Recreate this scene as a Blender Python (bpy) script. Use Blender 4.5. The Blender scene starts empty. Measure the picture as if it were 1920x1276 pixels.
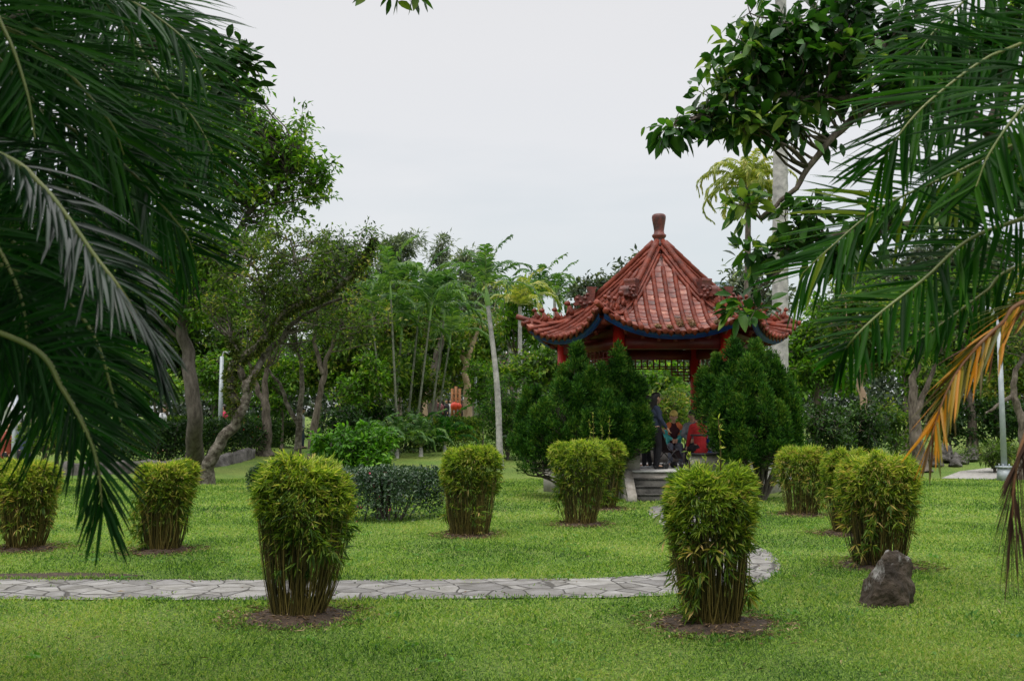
import bpy, math, random
import numpy as np
from mathutils import Vector, noise
C = bpy.context.scene.collection
rng = np.random.default_rng(7)
random.seed(7)
R = math.radians
# ------------------------------------------------------------------ camera
F = 1900.0; PITCH = math.atan(152/1900.0); H = 1.7
cam_d = bpy.data.cameras.new('camera'); cam = bpy.data.objects.new('camera', cam_d); C.objects.link(cam)
cam.location = (0, 0, H); cam.rotation_euler = (math.pi/2+PITCH, 0, 0)
cam_d.sensor_width = 36; cam_d.lens = 36*F/1920; cam_d.clip_end = 2000; cam_d.clip_start = .05
cam_d.dof.use_dof = True; cam_d.dof.focus_distance = 11; cam_d.dof.aperture_fstop = 7.0
bpy.context.scene.camera = cam
# ------------------------------------------------------------------ world: bright overcast
SUN_EL, SUN_AZ = R(62), R(200)
w = bpy.data.worlds.new('World'); bpy.context.scene.world = w; w.use_nodes = True
nt = w.node_tree; nt.nodes.clear()
def nd(t, kind, **k):
    n = t.nodes.new(kind)
    for a, b in k.items(): setattr(n, a, b)
    return n
out = nd(nt, 'ShaderNodeOutputWorld'); bg = nd(nt, 'ShaderNodeBackground'); bg2 = nd(nt, 'ShaderNodeBackground'); mx = nd(nt, 'ShaderNodeAddShader')
sky = nd(nt, 'ShaderNodeTexSky', sky_type='NISHITA'); sky.sun_disc = False; sky.sun_elevation = SUN_EL; sky.sun_rotation = SUN_AZ
sky.air_density = 1; sky.dust_density = 3
nt.links.new(sky.outputs[0], bg.inputs[0]); bg.inputs[1].default_value = .05
tc = nd(nt, 'ShaderNodeTexCoord'); sep = nd(nt, 'ShaderNodeSeparateXYZ'); nt.links.new(tc.outputs['Generated'], sep.inputs[0])
cr = nd(nt, 'ShaderNodeValToRGB')      # overcast dome: cloud brightness by elevation, bluer low down, brightest overhead
st = [(0, (.51, .54, .54)), (.09, (.53, .56, .55)), (.17, (.60, .605, .585)), (.25, (.70, .675, .64)), (.40, (.72, .69, .65)), (1, (.70, .69, .68))]
cr.color_ramp.elements[0].position = 0; cr.color_ramp.elements[0].color = (*st[0][1], 1)
cr.color_ramp.elements[1].position = 1; cr.color_ramp.elements[1].color = (*st[-1][1], 1)
for p, c in st[1:-1]: e = cr.color_ramp.elements.new(p); e.color = (*c, 1)
mp = nd(nt, 'ShaderNodeMapping'); mp.inputs['Scale'].default_value = (1.2, 1.2, 5)
nz = nd(nt, 'ShaderNodeTexNoise'); nz.inputs['Scale'].default_value = 1.6; nz.inputs['Detail'].default_value = 5
nt.links.new(tc.outputs['Generated'], mp.inputs[0]); nt.links.new(mp.outputs[0], nz.inputs[0])
ma = nd(nt, 'ShaderNodeMath', operation='MULTIPLY_ADD'); ma.inputs[1].default_value = .34; ma.inputs[2].default_value = -.17
nt.links.new(nz.outputs[0], ma.inputs[0])
ad = nd(nt, 'ShaderNodeMath', operation='ADD'); nt.links.new(sep.outputs[2], ad.inputs[0]); nt.links.new(ma.outputs[0], ad.inputs[1])
nt.links.new(ad.outputs[0], cr.inputs[0]); nt.links.new(cr.outputs[0], bg2.inputs[0])
st2 = nd(nt, 'ShaderNodeMapRange'); st2.inputs[1].default_value = .4; st2.inputs[2].default_value = .95; st2.inputs[3].default_value = 1; st2.inputs[4].default_value = 3.5
nt.links.new(sep.outputs[2], st2.inputs[0]); nt.links.new(st2.outputs[0], bg2.inputs[1])
nt.links.new(bg.outputs[0], mx.inputs[0]); nt.links.new(bg2.outputs[0], mx.inputs[1]); nt.links.new(mx.outputs[0], out.inputs[0])
sd = bpy.data.lights.new('sun', 'SUN'); sd.energy = 1.5; sd.angle = R(14); sd.color = (1, .96, .88)
so = bpy.data.objects.new('sun', sd); C.objects.link(so)
sv = Vector((math.sin(SUN_AZ)*math.cos(SUN_EL), math.cos(SUN_AZ)*math.cos(SUN_EL), math.sin(SUN_EL)))
so.rotation_euler = sv.to_track_quat('Z', 'Y').to_euler()
vs = bpy.context.scene.view_settings; vs.view_transform = 'Standard'; vs.look = 'None'; vs.exposure = 0; vs.gamma = 1
# ------------------------------------------------------------------ pixel -> world helpers
cp, sp_ = math.cos(PITCH), math.sin(PITCH)
def P(px, py, Y):
    x = (px-960)/F; y = (638-py)/F
    d = np.array([x, cp-y*sp_, sp_+y*cp]); return np.array([0, 0, H])+d*(Y/d[1])
def sstep(a, b, x):
    t = np.clip((x-a)/(b-a), 0, 1); return t*t*(3-2*t)
def tz(x, y):
    return .45*sstep(29, 44, y)+.35*sstep(4, 16, -x)*sstep(29, 38, y)+.95*sstep(46, 60, y)+.4*sstep(60, 100, y)
def G(px, py):
    a = 2.0; 
    for Y in np.arange(4, 120, .05):
        p = P(px, py, Y)
        if p[2] <= tz(p[0], p[1]): return np.array([p[0], p[1], float(tz(p[0], p[1]))])
    return P(px, py, 60)
def on(px, Y, dz=0):
    x = (px-960)/F*Y/(cp+.06*sp_); return np.array([x, Y, float(tz(x, Y))+dz])
# ------------------------------------------------------------------ mesh helpers
def mesh(name, V, Fs, smooth=False):
    V = np.asarray(V, dtype=np.float32); me = bpy.data.meshes.new(name)
    Fs = [np.asarray(f, dtype=np.int32) for f in Fs if len(f)]
    nl = sum(f.size for f in Fs); npol = sum(len(f) for f in Fs)
    me.vertices.add(len(V)); me.vertices.foreach_set('co', V.ravel())
    me.loops.add(nl); me.loops.foreach_set('vertex_index', np.concatenate([f.ravel() for f in Fs]))
    tot = np.concatenate([np.full(len(f), f.shape[1], np.int32) for f in Fs])
    stt = np.concatenate([[0], np.cumsum(tot)[:-1]]).astype(np.int32)
    me.polygons.add(npol); me.polygons.foreach_set('loop_start', stt); me.polygons.foreach_set('loop_total', tot)
    if smooth: me.polygons.foreach_set('use_smooth', np.ones(npol, dtype=bool))
    me.update(calc_edges=True); me.validate(); return me
class MB:
    def __init__(s): s.V = []; s.F = {}; s.n = 0
    def add(s, V, Fs):
        V = np.asarray(V, dtype=np.float64).reshape(-1, 3)
        for f in Fs:
            f = np.asarray(f, dtype=np.int64)
            if f.size: s.F.setdefault(f.shape[1], []).append(f+s.n)
        s.V.append(V); s.n += len(V); return s
    def obj(s, name, m, parent=None, loc=None, smooth=False):
        V = np.concatenate(s.V) if s.V else np.zeros((3, 3))
        Fs = [np.concatenate(f) for f in s.F.values()]
        if parent is not None: V = V-np.array(parent.get('_o', (0, 0, 0)))
        elif loc is not None: V = V-np.array(loc)
        o = bpy.data.objects.new(name, mesh(name, V, Fs, smooth)); C.objects.link(o)
        if m is not None: o.data.materials.append(m)
        if parent is not None:
            o.parent = parent; o['_o'] = list(parent.get('_o', (0, 0, 0)))
        elif loc is not None: o.location = tuple(loc); o['_o'] = [float(v) for v in loc]
        return o
def thing(name, label, cat, loc, group=None):
    o = bpy.data.objects.new(name, None); C.objects.link(o); o.location = tuple(float(v) for v in loc); o.empty_display_size = .3
    o['_o'] = [float(v) for v in loc]; o['label'] = label; o['category'] = cat
    if group: o['group'] = group
    return o
def tag(o, label=None, cat=None, group=None, kind=None):
    for k, v in (('label', label), ('category', cat), ('group', group), ('kind', kind)):
        if v: o[k] = v
    return o
def nrm(v): return v/np.maximum(np.linalg.norm(v, axis=-1, keepdims=True), 1e-9)
def tubes(Pn, Rr, n=6, cap=False):
    """Pn (m,k,3) Rr (m,k)"""
    Pn = np.asarray(Pn, float); Rr = np.asarray(Rr, float)
    if Pn.ndim == 2: Pn = Pn[None]; Rr = Rr[None]
    m, k, _ = Pn.shape
    T = nrm(np.gradient(Pn, axis=1)); mT = nrm(Pn[:, -1]-Pn[:, 0])
    ref = np.where(np.abs(mT[:, 2:3]) > .8, np.array([[1., .02, 0]]), np.array([[0., .02, 1.]]))[:, None, :]
    A = nrm(np.cross(T, np.broadcast_to(ref, T.shape))); B = np.cross(T, A)
    th = np.arange(n)*2*math.pi/n
    V = Pn[:, :, None]+Rr[:, :, None, None]*(np.cos(th)[None, None, :, None]*A[:, :, None]+np.sin(th)[None, None, :, None]*B[:, :, None])
    idx = np.arange(m*k*n).reshape(m, k, n); a = idx[:, :-1]; b = idx[:, 1:]
    Q = np.stack([a, np.roll(a, -1, 2), np.roll(b, -1, 2), b], -1).reshape(-1, 4)
    Fs = [Q]
    if cap: Fs.append(idx[:, 0, ::-1].reshape(-1, n)); Fs.append(idx[:, -1].reshape(-1, n))
    return V.reshape(-1, 3), Fs
def spline(pts, n):
    pts = np.asarray(pts, float)
    if len(pts) == 2: t = np.linspace(0, 1, n)[:, None]; return pts[0]*(1-t)+pts[1]*t
    p = np.vstack([2*pts[0]-pts[1], pts, 2*pts[-1]-pts[-2]]); K = len(pts)-1; o = []
    for s in np.linspace(0, K-1e-6, n):
        i = int(s); t = s-i; a, b, c, d = p[i:i+4]
        o.append(.5*((2*b)+(-a+c)*t+(2*a-5*b+4*c-d)*t*t+(-a+3*b-3*c+d)*t**3))
    return np.array(o)
def box(mb, c, s, rz=0, taper=1.0):
    c = np.array(c, float); s = np.array(s, float)/2
    V = np.array([[x, y, z] for z in (-1, 1) for y in (-1, 1) for x in (-1, 1)], float)*s
    V[4:, :2] *= taper
    ca, sa = math.cos(rz), math.sin(rz); V[:, :2] = V[:, :2]@np.array([[ca, sa], [-sa, ca]])
    mb.add(V+c, [[[0, 2, 3, 1], [4, 5, 7, 6], [0, 1, 5, 4], [1, 3, 7, 5], [3, 2, 6, 7], [2, 0, 4, 6]]])
def bar(mb, a, b, wd, ht, up=(0, 0, 1)):
    a = np.array(a, float); b = np.array(b, float); t = nrm(b-a); s = nrm(np.cross(t, np.array(up, float))); u = np.cross(s, t)
    V = [p+x*s*wd/2+y*u*ht/2 for p in (a, b) for y in (-1, 1) for x in (-1, 1)]
    mb.add(V, [[[0, 1, 3, 2], [4, 6, 7, 5], [0, 4, 5, 1], [1, 5, 7, 3], [3, 7, 6, 2], [2, 6, 4, 0]]])
def lathe(mb, c, prof, n=20):
    c = np.array(c, float); pr = np.array(prof, float); th = np.arange(n)*2*math.pi/n
    V = np.stack([pr[:, 0:1]*np.cos(th), pr[:, 0:1]*np.sin(th), np.repeat(pr[:, 1:2], n, 1)], -1)+c
    idx = np.arange(len(pr)*n).reshape(len(pr), n)
    Q = np.stack([idx[:-1], np.roll(idx[:-1], -1, 1), np.roll(idx[1:], -1, 1), idx[1:]], -1).reshape(-1, 4)
    mb.add(V.reshape(-1, 3), [Q, idx[:1, ::-1], idx[-1:]])
def rdir(n, r=rng):
    v = r.normal(size=(n, 3)); return nrm(v)
def leaves(Pp, D, N, L, W, near=False, droop=.3):
    """leaf cards: base at Pp, direction D, normal N, length L, width W"""
    D = nrm(D); S = nrm(np.cross(D, N)); N = np.cross(S, D); L = np.asarray(L)[:, None]; W = np.asarray(W)[:, None]
    m = len(Pp)
    if not near:
        b = Pp; l = Pp+D*L*.45+S*W*.5+N*W*.18; r_ = Pp+D*L*.45-S*W*.5+N*W*.18; t = Pp+D*L-N*L*.12
        V = np.stack([b, l, t, r_], 1).reshape(-1, 3); i = np.arange(m)[:, None]*4
        return V, [np.concatenate([i+np.array([[0, 2, 1]]), i+np.array([[0, 3, 2]])])]
    ks = [(.0, .04), (.18, .62), (.45, 1.0), (.75, .72), (1., .02)]
    rows = []
    for s, wd in ks:
        c = Pp+D*L*s-np.array([0, 0, 1.])*L*droop*s*s*.6
        rows.append(np.stack([c+S*W*.5*wd+N*W*.14*wd, c, c-S*W*.5*wd+N*W*.14*wd], 1))
    V = np.stack(rows, 1).reshape(-1, 3); i = np.arange(m)[:, None]*15; f = []
    for k in range(4):
        for j in range(2):
            a = k*3+j; f.append(i+np.array([[a, a+1, a+4, a+3]]))
    return V, [np.concatenate(f)]
# ------------------------------------------------------------------ materials
def pm(name, col, rough=.7, noise_sc=None, col2=None, bump=0, bsc=None, spec=.5, metal=0, detail=5, stretch=None, lo=.35, hi=.65):
    m = bpy.data.materials.new(name); m.use_nodes = True; t = m.node_tree; b = t.nodes['Principled BSDF']
    b.inputs['Roughness'].default_value = rough; b.inputs['Metallic'].default_value = metal; b.inputs['Specular IOR Level'].default_value = spec
    b.inputs['Base Color'].default_value = (*col, 1)
    tcn = nd(t, 'ShaderNodeTexCoord'); src = tcn.outputs['Object']
    if stretch:
        mpn = nd(t, 'ShaderNodeMapping'); mpn.inputs['Scale'].default_value = stretch; t.links.new(src, mpn.inputs[0]); src = mpn.outputs[0]
    if noise_sc:
        n = nd(t, 'ShaderNodeTexNoise'); n.inputs['Scale'].default_value = noise_sc; n.inputs['Detail'].default_value = detail; n.inputs['Roughness'].default_value = .65
        t.links.new(src, n.inputs[0]); r = nd(t, 'ShaderNodeValToRGB'); r.color_ramp.elements[0].color = (*col, 1); r.color_ramp.elements[1].color = (*(col2 or col), 1)
        r.color_ramp.elements[0].position = lo; r.color_ramp.elements[1].position = hi
        t.links.new(n.outputs[0], r.inputs[0]); t.links.new(r.outputs[0], b.inputs['Base Color'])
    if bump:
        n2 = nd(t, 'ShaderNodeTexNoise'); n2.inputs['Scale'].default_value = bsc or (noise_sc or 20)*2; n2.inputs['Detail'].default_value = 6
        t.links.new(src, n2.inputs[0]); bp = nd(t, 'ShaderNodeBump'); bp.inputs['Strength'].default_value = bump; bp.inputs['Distance'].default_value = .03
        t.links.new(n2.outputs[0], bp.inputs['Height']); t.links.new(bp.outputs[0], b.inputs['Normal'])
    return m
def leafmat(name, stops, rough=.45, trans=.3, spec=.5, patch=.35, psc=1.0):
    m = bpy.data.materials.new(name); m.use_nodes = True; t = m.node_tree; b = t.nodes['Principled BSDF']; o = t.nodes['Material Output']
    g = nd(t, 'ShaderNodeNewGeometry'); r = nd(t, 'ShaderNodeValToRGB')
    tcn = nd(t, 'ShaderNodeTexCoord'); n = nd(t, 'ShaderNodeTexNoise'); n.inputs['Scale'].default_value = psc; n.inputs['Detail'].default_value = 2
    t.links.new(tcn.outputs['Object'], n.inputs[0])
    mr = nd(t, 'ShaderNodeMapRange'); mr.inputs[1].default_value = .3; mr.inputs[2].default_value = .7; mr.inputs[3].default_value = -patch; mr.inputs[4].default_value = patch
    t.links.new(n.outputs[0], mr.inputs[0]); a = nd(t, 'ShaderNodeMath', operation='ADD', use_clamp=True)
    oi = nd(t, 'ShaderNodeObjectInfo'); a0_ = nd(t, 'ShaderNodeMath', operation='MULTIPLY_ADD'); a0_.inputs[1].default_value = .26; a0_.inputs[2].default_value = -.13; t.links.new(oi.outputs['Random'], a0_.inputs[0]); a1_ = nd(t, 'ShaderNodeMath', operation='ADD'); t.links.new(a0_.outputs[0], a1_.inputs[0]); t.links.new(mr.outputs[0], a1_.inputs[1]); t.links.new(g.outputs['Random Per Island'], a.inputs[0]); t.links.new(a1_.outputs[0], a.inputs[1]); t.links.new(a.outputs[0], r.inputs[0])
    el = r.color_ramp.elements; el[0].position = stops[0][0]; el[0].color = (*stops[0][1], 1); el[1].position = stops[-1][0]; el[1].color = (*stops[-1][1], 1)
    for p, c in stops[1:-1]: e = el.new(p); e.color = (*c, 1)
    t.links.new(r.outputs[0], b.inputs['Base Color']); b.inputs['Roughness'].default_value = rough; b.inputs['Specular IOR Level'].default_value = spec
    tr = nd(t, 'ShaderNodeBsdfTranslucent'); mixc = nd(t, 'ShaderNodeMix', data_type='RGBA', blend_type='MULTIPLY'); mixc.inputs[0].default_value = 1
    t.links.new(r.outputs[0], mixc.inputs[6]); mixc.inputs[7].default_value = (1.5, 1.7, .6, 1); t.links.new(mixc.outputs[2], tr.inputs[0])
    ms = nd(t, 'ShaderNodeMixShader'); ms.inputs[0].default_value = trans
    t.links.new(b.outputs[0], ms.inputs[1]); t.links.new(tr.outputs[0], ms.inputs[2]); t.links.new(ms.outputs[0], o.inputs[0])
    return m
M = {}
M['bark'] = pm('bark', (.045, .034, .025), .95, 9, (.17, .145, .115), 1, 24, stretch=(1, 1, .35))
M['bark_dark'] = pm('bark_dark', (.035, .028, .022), .9, 8, (.11, .095, .08), .8, 25, stretch=(1, 1, .35))
M['bark_moss'] = pm('bark_moss', (.035, .028, .018), .95, 7, (.20, .18, .15), 1, 24, lo=.40, hi=.66)
M['paperbark'] = pm('paperbark', (.26, .17, .11), .85, 4, (.48, .36, .25), .8, 14, stretch=(1, 1, .3))
M['arecatrunk'] = pm('arecatrunk', (.07, .09, .05), .8, 5, (.19, .20, .15), .3, 40)
M['palmtrunk'] = pm('palmtrunk', (.20, .20, .195), .8, 5, (.44, .43, .41), .3, 40)
M['moss'] = leafmat('moss', [(0, (.02, .04, .006)), (.6, (.06, .095, .012)), (1, (.12, .13, .02))], .8, .15, .2)
G_DARK = leafmat('leaf_dark', [(0, (.006, .020, .005)), (.5, (.016, .052, .009)), (.9, (.04, .10, .015)), (1, (.09, .14, .02))], .5, .3, .22)
G_MID = leafmat('leaf_mid', [(0, (.018, .048, .008)), (.5, (.055, .125, .015)), (.9, (.13, .22, .025)), (1, (.22, .27, .04))], .55, .42, .22)
G_BRIGHT = leafmat('leaf_bright', [(0, (.03, .08, .010)), (.5, (.06, .15, .012)), (.9, (.13, .27, .022)), (1, (.24, .33, .04))], .5, .42, .25)
G_OLIVE = leafmat('leaf_olive', [(0, (.024, .052, .009)), (.5, (.065, .125, .017)), (.88, (.14, .21, .033)), (.98, (.22, .25, .05)), (1, (.26, .24, .06))], .6, .42, .22)
G_GREY = leafmat('leaf_grey', [(0, (.035, .055, .04)), (.6, (.075, .105, .07)), (1, (.14, .165, .11))], .7, .25, .2)
G_CAS = leafmat('casuarina_leaf_hazed', [(0, (.07, .095, .075)), (.6, (.13, .165, .125)), (1, (.22, .25, .19))], .8, .35, .1)  # distance haze is mixed into this paler grey-green leaf colour
G_JUN = leafmat('juniper_leaf', [(0, (.006, .026, .005)), (.45, (.022, .080, .011)), (.9, (.068, .175, .020)), (1, (.12, .20, .028))], .65, .25, .12, .35, 2.6)
G_HEDGE = leafmat('hedge_leaf', [(0, (.006, .020, .004)), (.6, (.018, .055, .009)), (1, (.06, .13, .018))], .5, .25, .25)
G_CAM = leafmat('camellia_leaf', [(0, (.012, .036, .015)), (.6, (.032, .075, .03)), (1, (.09, .15, .07))], .34, .15, .5)
G_PALMN = leafmat('palm_leaflet', [(0, (.004, .026, .004)), (.6, (.010, .060, .007)), (1, (.026, .10, .012))], .42, .40, .14, .2, .8)
G_GLOSS = leafmat('palm_leaflet_glossy', [(0, (.003, .016, .006)), (1, (.007, .036, .010))], .30, .16, .5, .2, .8)
G_PALMR = leafmat('palm_leaflet_light', [(0, (.006, .034, .004)), (.6, (.016, .080, .007)), (.95, (.045, .14, .012)), (1, (.15, .20, .02))], .45, .50, .10, .2, .8)
G_PALM = leafmat('palm_far', [(0, (.025, .07, .018)), (.6, (.06, .14, .035)), (1, (.15, .25, .06))], .5, .38, .25)
G_PALMY = leafmat('palm_yellow', [(0, (.14, .18, .04)), (.6, (.26, .30, .06)), (1, (.42, .38, .09))], .5, .35, .4)
G_ORANGE = leafmat('palm_orange', [(0, (.10, .035, .015)), (.28, (.09, .11, .015)), (.5, (.26, .22, .02)), (.75, (.52, .20, .008)), (1, (.62, .27, .012))], .5, .3, .4, .1)
G_DEAD = leafmat('palm_dead', [(0, (.035, .018, .014)), (1, (.11, .06, .04))], .8, .1, .2)
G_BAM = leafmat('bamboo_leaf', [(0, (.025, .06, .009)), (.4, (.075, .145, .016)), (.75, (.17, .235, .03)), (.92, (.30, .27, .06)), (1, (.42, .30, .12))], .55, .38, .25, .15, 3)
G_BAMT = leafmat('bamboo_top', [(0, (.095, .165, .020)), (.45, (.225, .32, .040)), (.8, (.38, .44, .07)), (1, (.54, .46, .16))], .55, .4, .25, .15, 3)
G_CULM = leafmat('bamboo_culm', [(0, (.018, .020, .005)), (.5, (.07, .058, .014)), (1, (.19, .15, .04))], .55, 0, .3)
G_GRASS = leafmat('grass_blade', [(0, (.018, .06, .011)), (.45, (.105, .212, .033)), (.85, (.25, .36, .080)), (.96, (.32, .42, .10)), (1, (.33, .36, .12))], .6, .38, .25, .38, .42)
G_LITTER = leafmat('litter', [(0, (.05, .03, .016)), (.6, (.17, .11, .06)), (1, (.36, .27, .17))], .8, .1, .2)
M['flower_red'] = pm('flower_red', (.45, .03, .02), .6); M['flower_pink'] = pm('flower_pink', (.55, .10, .16), .6)
M['flower_white'] = pm('flower_white', (.75, .72, .72), .6); M['orange'] = pm('orange', (.8, .16, .02), .5)
M['rachis'] = pm('rachis', (.12, .17, .04), .45, 6, (.20, .22, .07)); M['rachis_dead'] = pm('rachis_dead', (.16, .07, .03), .6, 6, (.26, .13, .05))
# ------------------------------------------------------------------ ground
ys = np.concatenate([np.arange(-12, 60, 1.0), np.arange(60, 200, 6), np.geomspace(200, 1500, 12)])
xs = np.concatenate([-np.geomspace(1500, 90, 10), np.arange(-84, 85, 3), np.geomspace(90, 1500, 10)])
X, Y = np.meshgrid(xs, ys); Z = tz(X, Y); V = np.stack([X, Y, Z], -1).reshape(-1, 3)
i = np.arange(len(V)).reshape(X.shape); Q = np.stack([i[:-1, :-1], i[:-1, 1:], i[1:, 1:], i[1:, :-1]], -1).reshape(-1, 4)
def lawn_mat():
    m = bpy.data.materials.new('lawn'); m.use_nodes = True; t = m.node_tree; b = t.nodes['Principled BSDF']; b.inputs['Roughness'].default_value = .85; b.inputs['Specular IOR Level'].default_value = .2
    tcn = nd(t, 'ShaderNodeTexCoord')
    def nz_(sc, det, lo, hi, c0, c1):
        n = nd(t, 'ShaderNodeTexNoise'); n.inputs['Scale'].default_value = sc; n.inputs['Detail'].default_value = det; n.inputs['Roughness'].default_value = .7; t.links.new(tcn.outputs['Object'], n.inputs[0])
        r = nd(t, 'ShaderNodeValToRGB'); r.color_ramp.elements[0].position = lo; r.color_ramp.elements[1].position = hi
        r.color_ramp.elements[0].color = (*c0, 1); r.color_ramp.elements[1].color = (*c1, 1); t.links.new(n.outputs[0], r.inputs[0]); return r, n
    r1, n1 = nz_(26, 8, .36, .62, (.035, .07, .014), (.19, .27, .055))
    r2, _ = nz_(.35, 4, .35, .65, (.72, .9, .7), (1.25, 1.08, 1.1))
    mxn = nd(t, 'ShaderNodeMix', data_type='RGBA', blend_type='MULTIPLY'); mxn.inputs[0].default_value = 1
    t.links.new(r1.outputs[0], mxn.inputs[6]); t.links.new(r2.outputs[0], mxn.inputs[7])
    r3, _ = nz_(1.3, 6, .62, .74, (0, 0, 0), (1, 1, 1))
    m2 = nd(t, 'ShaderNodeMix', data_type='RGBA'); t.links.new(r3.outputs[0], m2.inputs[0]); t.links.new(mxn.outputs[2], m2.inputs[6]); m2.inputs[7].default_value = (.19, .20, .05, 1)
    t.links.new(m2.outputs[2], b.inputs['Base Color'])
    bp = nd(t, 'ShaderNodeBump'); bp.inputs['Strength'].default_value = .9; bp.inputs['Distance'].default_value = .03; t.links.new(n1.outputs[0], bp.inputs['Height']); t.links.new(bp.outputs[0], b.inputs['Normal'])
    return m
M['lawn'] = lawn_mat()
tag(MB().add(V, [Q]).obj('ground', M['lawn'], smooth=True), kind='structure')
# path
def path_mat():
    m = bpy.data.materials.new('flagstone'); m.use_nodes = True; t = m.node_tree; b = t.nodes['Principled BSDF']; b.inputs['Roughness'].default_value = .8
    tcn = nd(t, 'ShaderNodeTexCoord'); n0 = nd(t, 'ShaderNodeTexNoise'); n0.inputs['Scale'].default_value = 2.5; n0.inputs['Detail'].default_value = 3
    t.links.new(tcn.outputs['Object'], n0.inputs[0])
    av = nd(t, 'ShaderNodeVectorMath', operation='MULTIPLY_ADD'); av.inputs[1].default_value = (.10, .10, 0); t.links.new(n0.outputs['Color'], av.inputs[0]); t.links.new(tcn.outputs['Object'], av.inputs[2])
    v = nd(t, 'ShaderNodeTexVoronoi', feature='DISTANCE_TO_EDGE'); v.inputs['Scale'].default_value = 3.3; t.links.new(av.outputs[0], v.inputs[0])
    v2 = nd(t, 'ShaderNodeTexVoronoi'); v2.inputs['Scale'].default_value = 3.3; t.links.new(av.outputs[0], v2.inputs[0])
    r = nd(t, 'ShaderNodeValToRGB'); r.color_ramp.elements[0].position = .010; r.color_ramp.elements[1].position = .030; r.color_ramp.elements[0].color = (0, 0, 0, 1); r.color_ramp.elements[1].color = (1, 1, 1, 1); t.links.new(v.outputs[0], r.inputs[0])
    hs = nd(t, 'ShaderNodeSeparateColor'); t.links.new(v2.outputs['Color'], hs.inputs[0])
    sr = nd(t, 'ShaderNodeValToRGB'); sr.color_ramp.elements[0].color = (.17, .165, .165, 1); sr.color_ramp.elements[1].color = (.30, .295, .29, 1); t.links.new(hs.outputs[0], sr.inputs[0])
    n = nd(t, 'ShaderNodeTexNoise'); n.inputs['Scale'].default_value = 3.2; n.inputs['Detail'].default_value = 10; n.inputs['Roughness'].default_value = .72; t.links.new(tcn.outputs['Object'], n.inputs[0])
    nr = nd(t, 'ShaderNodeValToRGB'); nr.color_ramp.elements[0].position = .3; nr.color_ramp.elements[1].position = .7; nr.color_ramp.elements[0].color = (.42, .40, .33, 1); nr.color_ramp.elements[1].color = (1.15, 1.15, 1.15, 1); t.links.new(n.outputs[0], nr.inputs[0])
    ml = nd(t, 'ShaderNodeMix', data_type='RGBA', blend_type='MULTIPLY'); ml.inputs[0].default_value = 1; t.links.new(sr.outputs[0], ml.inputs[6]); t.links.new(nr.outputs[0], ml.inputs[7])
    fx = nd(t, 'ShaderNodeMix', data_type='RGBA'); t.links.new(r.outputs[0], fx.inputs[0]); fx.inputs[6].default_value = (.055, .05, .042, 1); t.links.new(ml.outputs[2], fx.inputs[7]); t.links.new(fx.outputs[2], b.inputs['Base Color'])
    bp = nd(t, 'ShaderNodeBump'); bp.inputs['Strength'].default_value = 1; bp.inputs['Distance'].default_value = .03; t.links.new(r.outputs[0], bp.inputs['Height'])
    bp2 = nd(t, 'ShaderNodeBump'); bp2.inputs['Strength'].default_value = .7; bp2.inputs['Distance'].default_value = .04; t.links.new(n.outputs[0], bp2.inputs['Height']); t.links.new(bp.outputs[0], bp2.inputs['Normal']); t.links.new(bp2.outputs[0], b.inputs['Normal'])
    return m
M['flag'] = path_mat()
cl = [G(-1500, 1100), G(-500, 1104), G(100, 1106), G(600, 1107), G(900, 1105), G(1130, 1103), G(1250, 1096), G(1330, 1083), G(1374, 1060), G(1362, 1032), G(1308, 996), G(1256, 958), np.array([3.66, 21.5, 0])]
PATH = spline(cl, 160)[:, :2]; PW = np.interp(np.arange(160), [0, 90, 125, 159], [.62, .60, .50, .36])
tn = nrm(np.gradient(PATH, axis=0)); sd_ = np.stack([-tn[:, 1], tn[:, 0]], -1)
wob = np.array([noise.noise((k*.6, 1, 0)) for k in range(160)])*.06; wob2 = np.array([noise.noise((k*.6, 9, 0)) for k in range(160)])*.06
A = PATH+sd_*(PW+wob)[:, None]; B = PATH-sd_*(PW+wob2)[:, None]
mbp = MB(); V = np.zeros((480, 3)); V[:160, :2] = A; V[160:320, :2] = PATH; V[320:, :2] = B; V[:, 2] = .014; V[160:320, 2] = .024
k = np.arange(159); mbp.add(V, [np.stack([k, k+160, k+161, k+1], -1), np.stack([k+160, k+320, k+321, k+161], -1)])
tag(mbp.obj('path', M['flag'], smooth=True), kind='structure')
def sheet(name, pts, z, m, kind='structure'):
    pts = np.array([(p[0], p[1], tz(p[0], p[1])+z) for p in pts]); c = pts.mean(0); n = len(pts)
    V = np.vstack([pts, c]); o = MB().add(V, [[[k, (k+1) % n, n] for k in range(n)]]).obj(name, m); tag(o, kind=kind); return o
M['gravel'] = pm('gravel', (.22, .21, .19), .9, 12, (.36, .35, .33), .4, 60)
sheet('gravel_path', [G(1765, 897), G(1800, 884), G(1850, 878), G(1980, 872), G(2200, 880), G(2200, 895), G(1900, 893), G(1850, 900)], .02, M['gravel'])
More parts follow.
